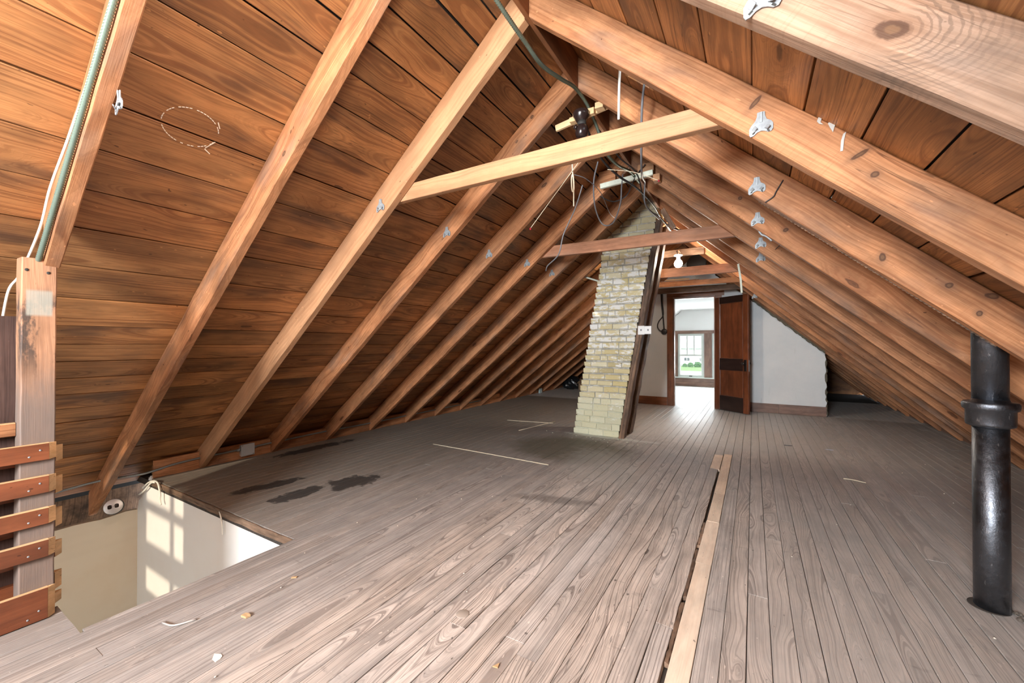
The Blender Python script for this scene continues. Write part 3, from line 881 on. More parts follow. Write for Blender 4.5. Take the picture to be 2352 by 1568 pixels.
# windows of the finished room
win_y = 12.19
def sash_window(n, x0, x1):
    w = tag(empty('window_%d' % n, ((x0 + x1) / 2, win_y, 0.23)), kind='structure')
    f, s = M['sash'], 0.055
    for a in (x0, x1 - s):
        box('stile', (a, win_y + 0.01, 0.25), (a + s, win_y + 0.06, 1.46), f, w, 'z')
    for a, b in ((0.25, 0.315), (0.835, 0.885), (1.39, 1.46)):
        box('rail', (x0 + s, win_y + 0.012, a), (x1 - s, win_y + 0.058, b), f, w)
    gx0, gx1 = x0 + s, x1 - s
    for k in (1, 2):
        x = gx0 + (gx1 - gx0) * k / 3
        box('muntin', (x - 0.017, win_y + 0.02, 0.885), (x + 0.017, win_y + 0.05, 1.39), f, w, 'z')
    for k in range(3):
        a, b = gx0 + (gx1 - gx0) * k / 3, gx0 + (gx1 - gx0) * (k + 1) / 3
        box('pane', (a, win_y + 0.034, 0.885), (b, win_y + 0.038, 1.39), M['glass'], w)
    box('pane', (gx0, win_y + 0.034, 0.315), (gx1, win_y + 0.038, 0.835), M['glass'], w)
    box('sash_lift', ((x0 + x1) / 2 - 0.04, win_y - 0.004, 0.27), ((x0 + x1) / 2 + 0.04, win_y + 0.01, 0.29), M['brass'], w)
    return w
sash_window(1, -1.82, -1.17)
sash_window(2, -0.95, -0.30)
tm = tag(empty('trim_2', (-1.06, 12.2, 0)), kind='structure')
box('head_casing', (-2.0, 12.185, 1.46), (-0.15, 12.22, 1.545), M['trim'], tm)
box('side_casing', (-1.945, 12.185, 0.255), (-1.825, 12.22, 1.46), M['trim'], tm, 'z')
box('mullion_casing', (-1.15, 12.185, 0.255), (-0.965, 12.22, 1.46), M['trim'], tm, 'z')
box('window_sill', (-2.0, 12.15, 0.225), (-0.15, 12.22, 0.255), M['sash'], tm)
box('apron_board', (-2.45, 12.19, 0.125), (PX1, 12.22, 0.225), M['trim'], tm)
tag(box('baseboard_front', (-2.45, 12.185, 0.0), (PX1, 12.22, 0.123), M['trim']), kind='structure')

# small roof light between two right-hand rafters
sk = tag(empty('window_3', slope_pt('R', 0.56, 2.1)), kind='structure')
def skbox(name, s0, s1, y0, y1, o0, o1, mat):
    A = [slope_pt('R', s0, y0, o0), slope_pt('R', s1, y0, o0), slope_pt('R', s1, y0, o1), slope_pt('R', s0, y0, o1)]
    beam(name, A, [p + V((0, y1 - y0, 0)) for p in A], mat, sk)
skbox('curb', SKY_S[0], SKY_S[0] + 0.025, SKY_Y[0], SKY_Y[1], 0.0, 0.09, M['end'])
skbox('curb', SKY_S[1] - 0.03, SKY_S[1], SKY_Y[0], SKY_Y[1], 0.0, 0.09, M['end'])
skbox('pane', SKY_S[0] + 0.02, SKY_S[1] - 0.02, SKY_Y[0], SKY_Y[1], 0.085, 0.09, M['glass'])

# ------------------------------------------------------------------ rafters, ridge, collar ties
ORD = ['', 'first', 'second', 'third', 'fourth', 'fifth', 'sixth', 'seventh', 'eighth', 'ninth', 'tenth', 'eleventh', 'twelfth', 'thirteenth', 'fourteenth', 'fifteenth', 'sixteenth', 'seventeenth', 'eighteenth', 'nineteenth', 'twentieth']
def rafter(side, k, label, xend=None, mat=None):
    y0, y1 = RY(k), RY(k) + 0.05
    sg = -1 if side == 'L' else 1
    xa = X0 + sg * 0.0125
    za, zt = under(xa), under(xa) + DZ - 0.001
    if xend is None:
        xl = XL if side == 'L' else XR
        xe_u, ze_u = xl, 0.0
        xe_t = X0 + sg * (ZP + DZ - 0.001) / (TL if side == 'L' else TR)
        ze_t = 0.0
    else:
        xe_u, ze_u = xend
        xe_t, ze_t = xe_u, ze_u + DZ - 0.001
    A = [(xa, y0, za), (xa, y1, za), (xa, y1, zt), (xa, y0, zt)]
    B = [(xe_u, y0, ze_u), (xe_u, y1, ze_u), (xe_t, y1, ze_t), (xe_t, y0, ze_t)]
    o = beam('rafter', A, B, mat or M['rafter'], None, n=22, jit=0.0016, ch=0.004, seed=k + (100 if side == 'R' else 0))
    return tag(o, label, 'rafter', 'rafters of the %s roof slope' % ('stair-side' if side == 'L' else 'pipe-side'))
lab = {1: 'short orange rafter ending on top of the weathered post, conduit along its side',
       2: 'long rafter with an oval knot, running down into the stairwell beside the round outlet',
       3: 'clean pinkish rafter carrying the left end of the upper collar tie',
       4: 'knotty rafter crossing behind the upper collar tie, foot right of the junction box',
       5: 'cracked rafter with a rough bark edge, fifth from the post on the stair side',
       6: 'rafter on the stair side that carries the left end of the second collar tie'}
M_SEQ = {2: 'rafter', 3: 'rafter_pale'}
rafters = {}
for k in range(1, 19):
    if 13 < k and not (RY(k) < Y_FAR - 0.1):
        continue
    if k == 0:
        continue
    lb = lab.get(k) or ('%s rafter from the weathered post along the stair-side roof slope' % ORD[k] if k >= 1 else 'rafter of the stair-side slope behind the viewpoint')
    xe = None
    if k == 1:
        xe = (-2.575, under(-2.575))
    if k == 2:
        xe = (-4.78, under(-4.78))
    if k < 1:
        xe = (-2.6, under(-2.6))
    rafters['L', k] = rafter('L', k, lb, xe, M.get('rafter_L%d' % k) or M[M_SEQ.get(k, 'rafter')])
labr = {2: 'broad foreground rafter with a large swirling knot, at the upper right',
        3: 'rafter with grey putty smears, carrying the right end of the upper collar tie',
        4: 'knotty rafter with the black soil pipe rising behind its lower end',
        5: 'rafter with a dark rope strung along its upper side, above the soil pipe side',
        6: 'rafter on the pipe side that carries the right end of the second collar tie'}
for k in range(1, 19):
    if not (RY(k) < Y_FAR - 0.1):
        continue
    lb = labr.get(k) or ('%s rafter back from the viewpoint along the pipe-side roof slope' % ORD[k - 1] if k >= 2 else 'rafter of the pipe-side slope overhead, nearest the viewpoint')
    rafters['R', k] = rafter('R', k, lb, None, M.get('rafter_R%d' % k) or M['rafter'])
tag(box('ridge_board', (X0 - 0.012, Y_NEAR, ZP - 0.01), (X0 + 0.012, Y_FAR, ZP + DZ + 0.02), M['ridge'], None, 'y', n=12, jit=0.001),
    'thin reddish-brown ridge board running along the roof peak', 'ridge board')
def collar(y, z0, z1, label, mat, xl=None, xr=None, th=0.04, drop=0.0):
    """collar tie nailed to the side of a rafter pair, ends cut on the roof slope"""
    xl0, xl1 = X0 - (ZP + 0.06 - z0) / TL, X0 - (ZP + 0.06 - z1) / TL
    xr0, xr1 = X0 + (ZP + 0.06 - z0) / TR, X0 + (ZP + 0.06 - z1) / TR
    if xl is not None:
        xl0 = xl1 = xl
    if xr is not None:
        xr0 = xr1 = xr
    A = [(xl0, y, z0 + drop), (xl0, y + th, z0 + drop), (xl1, y + th, z1 + drop), (xl1, y, z1 + drop)]
    B = [(xr0, y, z0), (xr0, y + th, z0), (xr1, y + th, z1), (xr1, y, z1)]
    return tag(beam('collar_tie', A, B, mat, None, n=12, jit=0.0012, ch=0.003, seed=int(y * 100)), label, 'collar tie', 'collar ties across the attic')
collar(RY(3) + 0.05, 2.022, 2.118, 'pale timber collar tie nearest the viewpoint, spanning below the bakelite lamp holder', M['rafter_pale'], drop=0.018)
collar(RY(6) + 0.05, 2.030, 2.140, 'reddish collar tie crossing in front of the brick chimney', M['collar'], drop=0.02)
collar(RY(9) + 0.05, 2.050, 2.165, 'brown collar tie directly below the glowing bulb', M['collar'])
collar(RY(11) - 0.04, 2.085, 2.165, 'bright orange collar tie with loose sticks lying on it', M['rafter'])
collar(RY(12) + 0.0, 2.06, 2.16, 'dark collar tie just above the door header', M['old'])
tag(box('brace_board', (-1.25, RY(10) - 0.03, 2.43), (-0.59, RY(10) - 0.002, 2.53), M['old'], None, n=4, jit=0.001), 'short dark brace board holding the lit bulb fitting', 'brace')

tag(bar('brace_board', (-0.84, 4.6, 2.62), (-0.725, 4.6, 2.40), 0.05, 0.03, (1, 0, 0.5), M['old'], None, n=4, jit=0.003), 'short weathered board dangling beside the chimney top', 'brace')
# eave boards between rafter feet
ew = tag(slabs('wall_left', [(-4.50, HY1 + 0.02, -4.48, 12.2)], 0.0, 0.10, M['deck']), kind='structure')
for k in range(2, 18):
    a, b = RY(k) + 0.051, RY(k + 1) - 0.001
    if k == 2:
        a = HY1 + 0.01
    box('eave_board', (-4.455, a, 0.0), (-4.43, b, rnd.uniform(0.135, 0.165)), M['rafter'], ew, 'y', n=6, jit=0.003, ch=0.003, seed=k)
er = tag(slabs('wall_right', [(2.20, 1.0, 2.22, 12.2)], 0.0, 0.06, M['deck']), kind='structure')
for k in range(2, 18):
    box('eave_board', (2.15, RY(k) + 0.051, 0.0), (2.175, RY(k + 1) - 0.001, rnd.uniform(0.07, 0.11)), M['trim'], er, 'y', n=4, jit=0.003, ch=0.003, seed=k)

# ------------------------------------------------------------------ chimney
CH_Y0, CH_Y1 = 4.96, 5.40
ch = tag(empty('chimney', (-1.73, 5.18, 0)), 'leaning cream brick chimney with patchy whitewash rising to the ridge', 'chimney')
def chx(z): return (-2.03 + 0.174 * z, -1.435 + 0.172 * z)
ins = 0.012
a0, b0 = chx(0); a1, b1 = chx(2.9)
mk('mortar_core', [(a0 + ins, CH_Y0 + ins, 0), (b0 - ins, CH_Y0 + ins, 0), (b0 - ins, CH_Y1, 0), (a0 + ins, CH_Y1, 0),
                   (a1 + ins, CH_Y0 + ins, 2.9), (b1 - ins, CH_Y0 + ins, 2.9), (b1 - ins, CH_Y1, 2.9), (a1 + ins, CH_Y1, 2.9)],
   [(3, 2, 1, 0), (4, 5, 6, 7), (0, 1, 5, 4), (1, 2, 6, 5), (2, 3, 7, 6), (3, 0, 4, 7)], M['mortar'], ch)
CHH = 0.079
def rough_brick(lo, hi, seed):
    rg = random.Random(seed)
    j = lambda s: rg.uniform(-s, s)
    (x0, y0, z0), (x1, y1, z1) = lo, hi
    A = [(x0 + j(.003), y0 + j(.005), z0 + j(.005)), (x0 + j(.003), y1, z0 + j(.003)), (x0 + j(.003), y1, z1 + j(.003)), (x0 + j(.003), y0 + j(.004), z1 + j(.003))]
    B = [(x1 + j(.003), y0 + j(.005), z0 + j(.005)), (x1 + j(.003), y1, z0 + j(.003)), (x1 + j(.003), y1, z1 + j(.003)), (x1 + j(.003), y0 + j(.004), z1 + j(.003))]
    return beam('brick', A, B, M['brick'], ch, n=2, jit=0.0025, ch=0.006, seed=seed)
seed = 0
for c in range(36):
    z0 = c * CHH + 0.004
    z1 = z0 + CHH - (rnd.uniform(0.012, 0.020) if c > 5 else rnd.uniform(0.006, 0.010))
    z0 += rnd.uniform(-0.002, 0.002)
    xa, xb = chx(z0 + 0.03)
    xa += rnd.uniform(-0.004, 0.004)
    xb += rnd.uniform(-0.004, 0.004)
    w = (xb - xa)
    if c % 2 == 0:
        cuts = [0, 1 / 3, 2 / 3, 1]
    else:
        cuts = [0, 1 / 6, 1 / 2, 5 / 6, 1]
    if c % 5 == 3:
        cuts = [0, 0.19, 0.36, 0.69, 1]
    if c % 7 == 5:
        cuts = [0, 0.33, 0.51, 0.70, 1]
    cuts = [0] + [q + rnd.uniform(-0.02, 0.02) for q in cuts[1:-1]] + [1]
    for a, b in zip(cuts, cuts[1:]):
        seed += 1
        pr = rnd.uniform(-0.003, 0.004)
        rough_brick((xa + w * a + (0.005 if a else 0), CH_Y0 + pr, z0), (xa + w * b - (0.005 if b < 1 else 0), CH_Y0 + 0.10, z1), seed)
    # side face, set behind the furring timbers
    for ya, yb in (((CH_Y0 + 0.11, CH_Y0 + 0.30), (CH_Y0 + 0.31, CH_Y1)) if c % 2 else ((CH_Y0 + 0.11, CH_Y0 + 0.20), (CH_Y0 + 0.21, CH_Y0 + 0.42))):
        seed += 1
        rough_brick((xb - 0.09, ya, z0), (xb - 0.001, yb, z1), seed)
# furring timbers against the chimney side
for (ya, yb, lb) in ((4.95, 5.075, 'blackened timber leaning along the front edge of the chimney side'), (5.27, 5.40, 'weathered timber leaning along the rear edge of the chimney side')):
    x0a, x1a = chx(0)[1], chx(2.62)[1]
    th = 0.072
    A = [(x0a + 0.004, ya, 0), (x0a + th, ya, 0), (x0a + th, yb, 0), (x0a + 0.004, yb, 0)]
    B = [(x1a + 0.004, ya, 2.62), (x1a + th, ya, 2.62), (x1a + th, yb, 2.62), (x1a + 0.004, yb, 2.62)]
    tag(beam('furring_timber', A, B, M['old'], None, n=26, jit=0.005, ch=0.008, seed=int(ya * 50)), lb, 'timber', 'timbers on the chimney side')
# switch plate on the timbers
sw = tag(empty('switch_box', (-1.10, 4.92, 1.27)), 'small white double switch box fixed to the timbers beside the chimney', 'switch box')
box('box_body', (-1.175, 4.905, 1.275), (-1.03, 4.948, 1.372), M['box_white'], sw, ch=0.006)
box('cover_plate', (-1.178, 4.898, 1.270), (-1.102, 4.906, 1.376), M['porcelain'], sw, ch=0.004)
box('cover_plate', (-1.100, 4.900, 1.278), (-1.026, 4.907, 1.372), M['porcelain'], sw, ch=0.004)
box('toggle', (-1.148, 4.886, 1.315), (-1.134, 4.899, 1.335), M['grey_cable'], sw)
box('toggle', (-1.068, 4.888, 1.315), (-1.054, 4.901, 1.335), M['grey_cable'], sw)
tag(tube('conduit_stub', [(-1.98, 5.1, 2.083), (-1.9, 5.1, 2.045), (-1.70, 5.1, 1.97)], 0.012, M['white_paint'], None, 8, 3), 'short pale rod poking out from the chimney under a rafter', 'rod')

# ------------------------------------------------------------------ soil pipe
pp = tag(empty('soil_pipe', (0.895, 2.60, 0)), 'shiny black cast-iron soil pipe standing in a hole in the floor', 'pipe')
PX, PY, PR = 0.893, 2.603, 0.0555
lathe('pipe_barrel', [(PR, -0.2), (PR, 0.80)], (PX, PY, 0), (0, 0, 1), M['iron'], pp, 40)
lathe('hub', [(PR + .002, 0.790), (PR + .018, 0.797), (PR + .020, 0.805), (PR + .020, 0.862), (PR + .029, 0.868), (PR + .031, 0.880), (PR + .031, 0.892), (PR + .026, 0.900), (PR + .004, 0.901), (PR + .001, 0.912)], (PX, PY, 0), (0, 0, 1), M['iron'], pp, 40)
lathe('pipe_barrel', [(PR, 0.80), (PR, 1.9)], (PX, PY, 0), (0, 0, 1), M['iron'], pp, 40)
tag(lathe('floor_hole', [(0.064, 0.0), (0.064, 0.0022), (0.058, 0.0024)], (PX - 0.010, PY + 0.002, 0), (0, 0, 1), M['sub'], None, 28), 'dark round cut-out in the floor around the soil pipe', 'hole')
rg = random.Random(3)
for k in range(9):
    p = V((PX + 0.05 + rg.uniform(0, 0.10), PY - 0.05 + rg.uniform(-0.02, 0.06), 0.006))
    tag(lathe('plaster_crumb', [(0.002, -0.005), (0.008 + rg.random() * .006, 0.0), (0.002, 0.009)], p, (rg.uniform(-.4, .4), rg.uniform(-.4, .4), 1), M['rubble'], None, 6, False),
        'dark plaster crumb on the floor at the foot of the soil pipe', 'crumb', 'crumbs by the soil pipe')

# ------------------------------------------------------------------ post and slatted stair rail
po = tag(empty('post', (-2.62, 0.436, 0)), 'weathered square post with black stains and a pale grey-green patch', 'post')
box('post_body', (-2.662, 0.388, 0.0), (-2.572, 0.487, 1.512), M['post'], po, 'z', n=14, jit=0.0012, ch=0.004)
for z, y in ((1.455, 0.462), (1.46, 0.402)):
    lathe('nail_head', [(0.006, 0), (0.006, 0.002), (0.003, 0.003)], (-2.572, y, z), (1, 0, 0), M['tin'], po, 10)
SF = [(.669, .737), (.531, .601), (.400, .466), (.263, .332), (.004, .131)]
SB = [(.634, .703), (.492, .566), (.343, .423), (.210, .277), (.067, .142), (.004, .05)]
def mitred(name, x_out, x_in, y0, yo, yi, z0, z1, mat, parent):
    """slat along Y with a slanted end: outer face ends at yo, inner at yi"""
    A = [(x_out, y0, z0), (x_out, y0, z1), (x_in, y0, z1), (x_in, y0, z0)]
    B = [(x_out, yo, z0), (x_out, yo, z1), (x_in, yi, z1), (x_in, yi, z0)]
    return beam(name, A, B, mat, parent, n=3, jit=0.0008, ch=0.001, seed=int(z0 * 999))
names = ['topmost', 'second from the top', 'third from the top', 'fourth from the top', 'lowest and widest']
for i, (z0, z1) in enumerate(SF):
    s = tag(empty('rail_slat', (-2.56, 0.1, z0)), 'reddish-brown slat nailed across the near face of the post, %s' % names[i], 'slat', 'slats on the near face of the stair post')
    mitred('board', -2.550, -2.571, -1.3, 0.465, 0.4655, z0, z1, M['slat'], s)
    # pale sawn end
    A = [(-2.5505, .4655, z0), (-2.5505, .4655, z1), (-2.571, .4655, z1), (-2.571, .4655, z0)]
    B = [(-2.5705, .489, z0 + .001), (-2.5705, .489, z1 - .001), (-2.571, .489, z1 - .001), (-2.571, .489, z0 + .001)]
    beam('sawn_end', A, B, M['end'], s, ch=0.0003)
    box('top_edge', (-2.5708, -1.3, z1 - 0.002), (-2.5508, 0.466, z1 + 0.0012), M['end'], s, 'y', ch=0.0005)  # pale strip paints the lit top of the slat
    for (y, dz) in ((0.44, 0.042), (0.41, 0.02), (0.30, 0.045)):
        lathe('nail_head', [(0.0038, 0), (0.0038, 0.0015), (0.002, 0.002)], (-2.550, y, z0 + dz), (1, 0, 0), M['zinc'], s, 8)
for i, (z0, z1) in enumerate(SB):
    s = tag(empty('rail_slat', (-2.68, 0.1, z0)), 'pale-ended slat behind the stair post, number %s of the far-side row counted from the top' % ['one', 'two', 'three', 'four', 'five', 'six'][i], 'slat', 'slats on the far face of the stair post')
    mitred('board', -2.663, -2.690, -1.3, 0.505, 0.5055, z0, z1, M['slat'], s)
    A = [(-2.6625, .5055, z0), (-2.6625, .5055, z1), (-2.690, .5055, z1), (-2.690, .5055, z0)]
    B = [(-2.6885, .531, z0 + .001), (-2.6885, .531, z1 - .001), (-2.690, .531, z1 - .001), (-2.690, .531, z0 + .001)]
    beam('sawn_end', A, B, M['end'], s, ch=0.0003)
    box('top_edge', (-2.6895, 0.40, z1 - 0.002), (-2.663, 0.506, z1 + 0.0012), M['end'], s, 'y', ch=0.0005)  # lit top put in as a pale strip
tag(box('stair_board', (-2.715, -1.3, 0.0), (-2.692, 0.42, 1.27), M['dark_panel'], None, 'z', n=6, jit=0.001), 'dark stained upright board panel behind the stair post', 'board')
s = tag(empty('rail_slat', (-2.64, 0.1, 0.78)), 'short orange slat butting against the near side of the post', 'slat')
box('board', (-2.66, -1.3, 0.770), (-2.635, 0.386, 0.823), M['rafter'], s, 'y')
box('top_edge', (-2.6598, -1.3, 0.822), (-2.6352, 0.3855, 0.826), M['end'], s, 'y', ch=0.0005)  # pale wood again for the lit upper edge

# ------------------------------------------------------------------ metal brackets on the rafters
def bracket(k, x, z, y, label, scale=1.0, tilt=0.0):
    e = tag(empty('rafter_bracket', (x, y, z)), label, 'bracket', 'galvanised brackets on the rafters')
    P = [(-.012, .042), (.012, .042), (.013, .026), (.018, .012), (.031, .004), (.0375, -.006), (.0375, -.026), (.032, -.035), (.022, -.036), (.012, -.030), (0, -.027), (-.012, -.031), (-.024, -.041), (-.033, -.043), (-.0375, -.036), (-.0375, -.014), (-.031, -.003), (-.018, .012), (-.013, .026)]
    P = [(a * scale, b * scale) for a, b in P]
    ct, st_ = math.cos(tilt), math.sin(tilt)
    ex, ez = V((ct, 0, st_)), V((-st_, 0, ct))
    prism('plate', P, (x, y - 0.001, z), ex, ez, 0.003, M['zinc'], e)
    O = V((x, y - 0.004, z))
    # raised neck rib and two folded square tabs with their slots
    for sx, an in ((-1, 0.7), (1, -0.7)):
        c = O + ex * (sx * 0.020 * scale) + ez * (-0.019 * scale)
        d = ex * math.cos(an) * 1 + ez * math.sin(an)
        nrm = V((0, -1, 0))
        bar('tab', c - d * 0.006 * scale + nrm * 0.001, c + d * 0.006 * scale + nrm * 0.011 * scale, 0.013 * scale, 0.003, ez.cross(d).cross(d) if False else (ez * math.cos(an) - ex * math.sin(an)), M['zinc'], e, ch=0.0006)
        c2 = c + ex * (sx * 0.003) + ez * (-0.012 * scale)
        bar('slot', c2 - d * 0.005 * scale + nrm * 0.0002, c2 + d * 0.005 * scale + nrm * 0.0002, 0.005 * scale, 0.0008, (ez * math.cos(an) - ex * math.sin(an)), M['tin'], e, ch=0.0002)
    bar('neck', O + ez * 0.004 * scale, O + ez * 0.041 * scale + V((0, -0.003, 0)), 0.010 * scale, 0.003, ex, M['zinc'], e, ch=0.001)
    return e
for k, x, z in ((2, .021, 1.955), (3, .028, 1.963), (4, .019, 1.956), (5, .028, 1.959), (6, .053, 1.942), (7, .062, 1.949), (12, .022, 1.932)):
    lb = {2: 'bracket cut off by the top edge, on the broad foreground rafter', 3: 'largest fully visible bracket, on the putty-smeared rafter', 12: 'tiny bracket just above the open door leaf'}.get(k) or \
        'galvanised bracket %s below the largest one on the pipe-side rafters' % {4: 'first', 5: 'second', 6: 'third', 7: 'fourth'}[k]
    bracket(k, x, z, RY(k) - 0.002, lb)
for k, x, z in ((1, -1.89, 1.995), (3, -1.996, 2.02), (4, -2.005, 2.011), (5, -2.054, 1.975), (6, -2.016, 2.0), (7, -2.037, 1.997)):
    lb = {1: 'bracket on the short rafter beside the green conduit', 3: 'stair-side bracket just left of the upper collar tie end'}.get(k) or 'stair-side bracket on the %s rafter from the post' % ORD[k]
    if k == 1:
        bracket(k, x, z, RY(k) + 0.054, lb, 0.9)
    else:
        bracket(k, x, z, RY(k) - 0.002, lb, 0.92)

# ------------------------------------------------------------------ wiring and lamps
def on1(x, dz, y): return (x, y, under(x) + dz)
tag(tube('flexible_conduit', [on1(-1.35, .03, .434), on1(-1.6, .03, .434), on1(-1.9, .025, .434), on1(-2.2, .02, .434), on1(-2.45, .02, .434), on1(-2.60, .025, .434)], 0.0105, M['green_conduit'], None, 10, 10, rib=0.011),
    'green-grey flexible conduit running down the side of the short rafter', 'conduit')
tag(tube('cable', [on1(-1.35, .065, .436), on1(-1.6, .06, .436), on1(-1.8, .055, .434), on1(-1.95, .055, .434), on1(-2.15, .075, .430), on1(-2.35, .10, .425), on1(-2.5, .085, .425), on1(-2.66, .04, .40), (-2.69, .372, 1.38), (-2.73, .36, 1.24)], 0.0048, M['white_cable'], None, 8, 8), 'white cable beside the green conduit on the short rafter', 'cable')
tag(tube('flexible_conduit', [(-0.90, 1.10, 2.60), (-0.90, 1.382, 2.566), (-0.90, 1.485, 2.557), (-0.90, 1.621, 2.550), (-0.90, 1.80, 2.546), (-0.905, 2.041, 2.617), (-0.91, 2.265, 2.690), (-0.90, 2.45, 2.675), (-0.89, 2.60, 2.60), (-0.88, 2.75, 2.50), (-0.87, 3.0, 2.50), (-0.88, 3.4, 2.60), (-0.9, 3.8, 2.65)], 0.011, M['green_conduit'], None, 10, 10, rib=0.011),
    'green flexible conduit drooping along the ridge past the bakelite lamp holder', 'conduit')

# unlit bakelite lamp holder on its lath
lp = tag(empty('lamp_holder', (-0.915, 2.45, 2.5)), 'unlit brown bakelite lamp holder hanging from a pale lath', 'lamp holder')
bar('lath', (-1.13, 2.47, 2.600), (-0.66, 2.47, 2.665), 0.042, 0.02, (0, 0, 1), M['end'], lp)
box('mounting_block', (-1.01, 2.41, 2.582), (-0.955, 2.46, 2.612), M['end'], lp)
box('mounting_block', (-0.99, 2.42, 2.600), (-0.85, 2.455, 2.640), M['end'], lp)
box('mounting_block', (-0.835, 2.40, 2.612), (-0.785, 2.46, 2.650), M['end'], lp)
LX, LY = -0.925, 2.40
lathe('socket_cup', [(0.012, 0.03), (0.048, 0.028), (0.052, 0.02), (0.050, 0.0), (0.030, -0.032), (0.022, -0.04)], (LX, LY, 2.59), (0, 0, 1), M['bakelite'], lp, 28)
lathe('socket_collar', [(0.026, 0.0), (0.028, -0.018), (0.024, -0.03)], (LX + .004, LY, 2.556), (0, 0, 1), M['tin'], lp, 24)
lathe('socket_body', [(0.018, 0.0), (0.036, -0.014), (0.042, -0.034), (0.041, -0.055), (0.034, -0.078), (0.026, -0.085)], (LX + .006, LY, 2.538), (0.06, 0, 1), M['bakelite'], lp, 28)
lathe('turn_knob', [(0.014, 0.0), (0.015, 0.008), (0.006, 0.012)], (LX - .022, LY - .036, 2.51), (-.5, -1, 0.1), M['bakelite'], lp, 16)

# lit bulb
bl = tag(empty('bulb_fitting', (-0.87, 5.9, 2.26)), 'glowing bare bulb in a white porcelain holder', 'light bulb')
BX, BY = -0.874, 5.9
lathe('porcelain_holder', [(0.045, 0.05), (0.056, 0.045), (0.056, 0.03), (0.025, 0.02), (0.024, -0.01)], (BX, BY, 2.335), (0, 0, 1), M['porcelain'], bl, 24)
bo = lathe('bulb', [(0.018, 0.06), (0.022, 0.045), (0.044, 0.022), (0.054, -0.006), (0.052, -0.034), (0.034, -0.058), (0.006, -0.068)], (BX, BY, 2.272), (0, 0, 1), M['bulb'], bl, 24)
tube('lead_wire', [(BX - .02, 6.2, 2.47), (BX - .02, 6.05, 2.47), (BX - .005, 5.93, 2.42), (BX, BY, 2.38)], 0.007, M['white_cable'], bl, 6, 6)
tube('lead_wire', [(BX - .05, 6.2, 2.49), (BX - .04, 6.02, 2.46), (BX - .015, 5.92, 2.42), (BX - .008, BY, 2.38)], 0.006, M['black_cable'], bl, 6, 6)
light('bulb_light', 'POINT', (BX, BY - 0.09, 2.262), 48, (1.0, 0.90, 0.76), shadow_soft_size=0.05)
tag(lathe('tin_cover', [(0.02, 0.012), (0.14, 0.01), (0.15, 0.0), (0.14, -0.004)], (-0.78, 7.1, 2.46), (-0.1, -1, 0.1), M['tin'], None, 28), 'round dark tin cover behind the glowing bulb', 'cover')

# unseen bulb added behind the viewpoint to light the near attic
b2 = tag(empty('bulb_fitting', (-0.75, -0.35, 2.4)), 'added unseen bulb at the ridge behind the viewpoint', 'light bulb')
lathe('porcelain_holder', [(0.045, 0.05), (0.056, 0.045), (0.056, 0.03), (0.025, 0.02), (0.024, -0.01)], (-0.75, -0.35, 2.53), (0, 0, 1), M['porcelain'], b2, 24)
lathe('bulb', [(0.016, 0.06), (0.018, 0.045), (0.034, 0.02), (0.042, -0.005), (0.040, -0.028), (0.026, -0.046), (0.006, -0.054)], (-0.75, -0.35, 2.465), (0, 0, 1), M['bulb'], b2, 24)
tube('lead_wire', [(-0.9, -0.35, 2.74), (-0.85, -0.35, 2.68), (-0.75, -0.35, 2.64), (-0.75, -0.35, 2.57)], 0.007, M['white_cable'], b2, 6, 6)
light('ridge_fill_light', 'POINT', (-0.62, -0.30, 2.36), 52, (1.0, 0.965, 0.92), shadow_soft_size=0.14)
light('flash_fill_light', 'POINT', (-0.72, 0.72, 2.36), 26, (1.0, 0.965, 0.92), shadow_soft_size=0.10)  # stands in for a flash bounced off the roof boards

b3 = tag(empty('bulb_fitting', (-0.80, 0.72, 2.4)), 'added bulb just above the frame, standing in for bounced flash', 'light bulb')  # unseen fitting added to go with the near fill
lathe('porcelain_holder', [(0.045, 0.05), (0.056, 0.045), (0.056, 0.03), (0.025, 0.02), (0.024, -0.01)], (-0.85, 0.72, 2.53), (0, 0, 1), M['porcelain'], b3, 24)
lathe('bulb', [(0.016, 0.06), (0.018, 0.045), (0.034, 0.02), (0.042, -0.005), (0.040, -0.028), (0.026, -0.046), (0.006, -0.054)], (-0.85, 0.72, 2.465), (0, 0, 1), M['bulb'], b3, 24)
tube('lead_wire', [(-0.93, 0.72, 2.77), (-0.9, 0.72, 2.70), (-0.85, 0.72, 2.64), (-0.85, 0.72, 2.57)], 0.007, M['white_cable'], b3, 6, 6)

